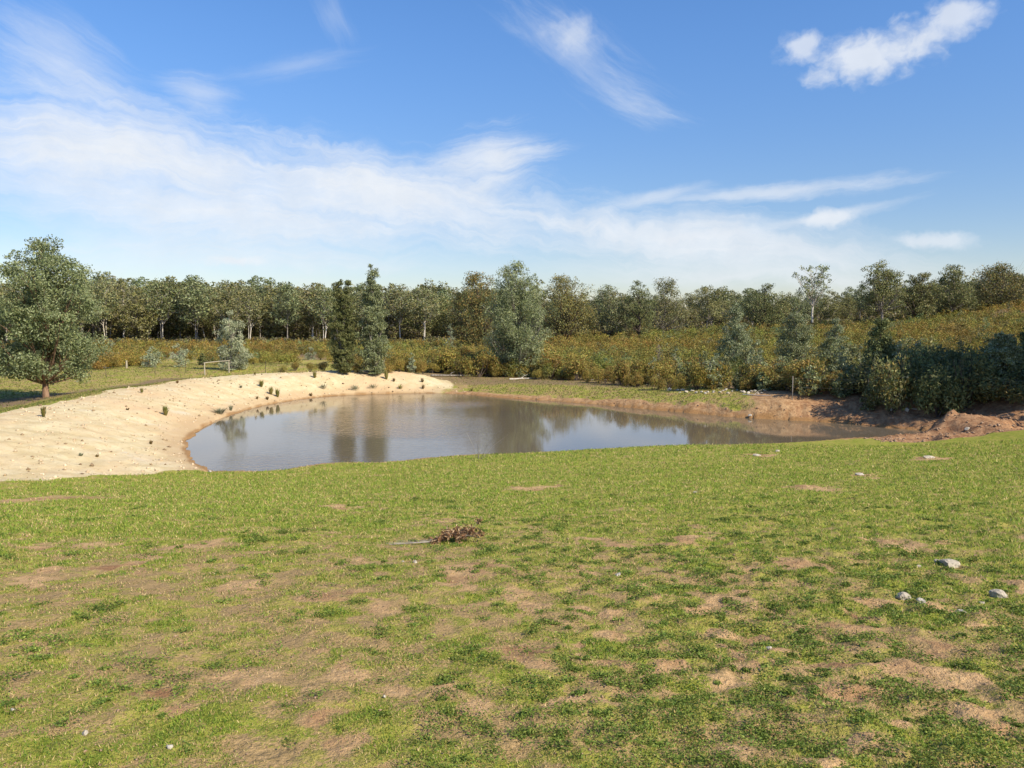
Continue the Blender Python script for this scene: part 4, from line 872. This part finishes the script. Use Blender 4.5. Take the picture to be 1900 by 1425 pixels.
tag(r0, 'dead branch with curled brown leaves lying in the middle of the lawn', 'branch')

# fallen limbs under the shrubs of the far bank
def log(pxa, pya, pxb, pyb, rad, lab, m=MB_GREY, seed=0):
    a, b2 = np.array(hit(pxa, pya)), np.array(hit(pxb, pyb)); rng = np.random.default_rng(seed); n = 6; path = [(a + (b2 - a) * i / (n - 1)) - a + np.array((0, rng.normal(0, .05), rad * .8 + rng.uniform(0, .04))) for i in range(n)]
    T = Acc(); T.add(*tube(path, [rad * (1 - .5 * i / n) for i in range(n)], 7)); T.add(*tube([path[2], path[2] + (.25, .1, .22), path[2] + (.5, .1, .3)], [rad * .5, rad * .35, rad * .15], 5))
    V, Fa, _ = T.get(); o = mesh_np('fallen_limb', V, Fa, m, smooth=True); o.location = a; tag(o, lab, 'log')
log(800, 699, 880, 698, .07, 'grey fallen limb in the shade left of the tall silvery gum', seed=1); log(945, 705, 1000, 703, .06, 'bleached fallen limb at the foot of the tall silvery gum', MB_PALE, 2); log(1085, 707, 1150, 705, .05, 'thin fallen limb under the shrubs below the brownish dome-shaped tree', seed=3)
log(1378, 733, 1430, 736, .03, 'pale fallen limb at the left end of the thicket', MB_PALE, 4); log(1690, 762, 1740, 763, .022, 'pale stick lying in the shade behind the torn bank', MB_PALE, 5); log(178, 683, 205, 684, .08, 'short pale log on the field edge right of the big spreading gum', MB_PALE, 6)

# ------------------------------------------------------------------ posts, rail and wire fence
MPW, g = mat('weathered_white_timber'); tcw = g.add('ShaderNodeTexCoord').outputs['Object']; nw = g.noise(g.vm('MULTIPLY', tcw, (1, 1, .3)), 14, 4).outputs[0]; finish(g, g.mix(g.ramp(nw, .4, .7), (.42, .38, .29), (.28, .24, .18)), .85, nw, .3, .01)
MWR, g = mat('galvanised_wire'); finish(g, (.20, .20, .19), .5, spec=.5)
a, b2 = np.array(hit(380, 697)), np.array(hit(425, 692)); r0 = empty('rail_frame', tuple(a)); H = pxh(a[1], 697, 673)
for q in (a, b2):
    V, Fa = tube([q - a + (0, 0, -.3), q - a + (0, 0, H * .5), q - a + (0, 0, H)], [.055, .05, .048], 10); mesh_np('post', V, Fa, MPW, smooth=True, parent=r0)
V, Fa = tube([np.array((-.1, 0, H - .05)), (b2 - a) / 2 + (0, 0, H - .03), b2 - a + (.1, 0, H - .04)], [.036, .034, .034], 8); mesh_np('rail', V, Fa, MPW, smooth=True, parent=r0)
tag(r0, 'low whitish post-and-rail frame on the grass behind the bank', 'fence frame')
b = hit(235, 683); r0 = bpy.data.objects; V, Fa = tube([(0, 0, -.3), (0, 0, .5), (.01, 0, pxh(b[1], 683, 669))], [.09, .085, .08], 10); o = mesh_np('fence_post', V, Fa, MPW, smooth=True); o.location = b; tag(o, 'single whitish post at the field edge right of the big spreading gum', 'post')
fp = [(1500, 752), (1630, 750), (1762, 760), (1905, 752)]; fb = [np.array(hit(1470, 742)), np.array(hit(1610, 748)), np.array(hit(1762, 760)), np.array(hit(1920, 752))]
r0 = empty('wire_fence', tuple(fb[2]))
for q in fb:
    V, Fa = tube([q - fb[2] + (0, 0, -.2), q - fb[2] + (0, 0, .6), q - fb[2] + (0, 0, 1.3)], [.028, .026, .025], 7); mesh_np('post', V, Fa, MB_GREY, smooth=True, parent=r0)
for hgt_ in (1.2, .7):
    V, Fa = tube([q - fb[2] + (0, 0, hgt_) for q in fb], [.0025] * 4, 4); mesh_np('wire', V, Fa, MWR, parent=r0)
tag(r0, 'thin wire fence with slim grey posts before the shaded thicket', 'fence')
# faint steel posts across the left field
for i, (px, py) in enumerate([(197, 702), (288, 697), (345, 692), (493, 692)]):
    b = hit(px, py); V, Fa = tube([(0, 0, -.2), (0, 0, .5), (0, 0, 1.1)], [.022, .022, .02], 6); o = mesh_np('fence_stake', V, Fa, MB_DARK); o.location = b
    tag(o, 'thin dark stake in the left field, ' + ('nearest the big spreading gum', 'second from the big spreading gum', 'just left of the low white rail', 'right of the low white rail')[i], 'stake', 'stakes across the left field')
print('shrubs', n_sh, 'objects', len(bpy.data.objects))
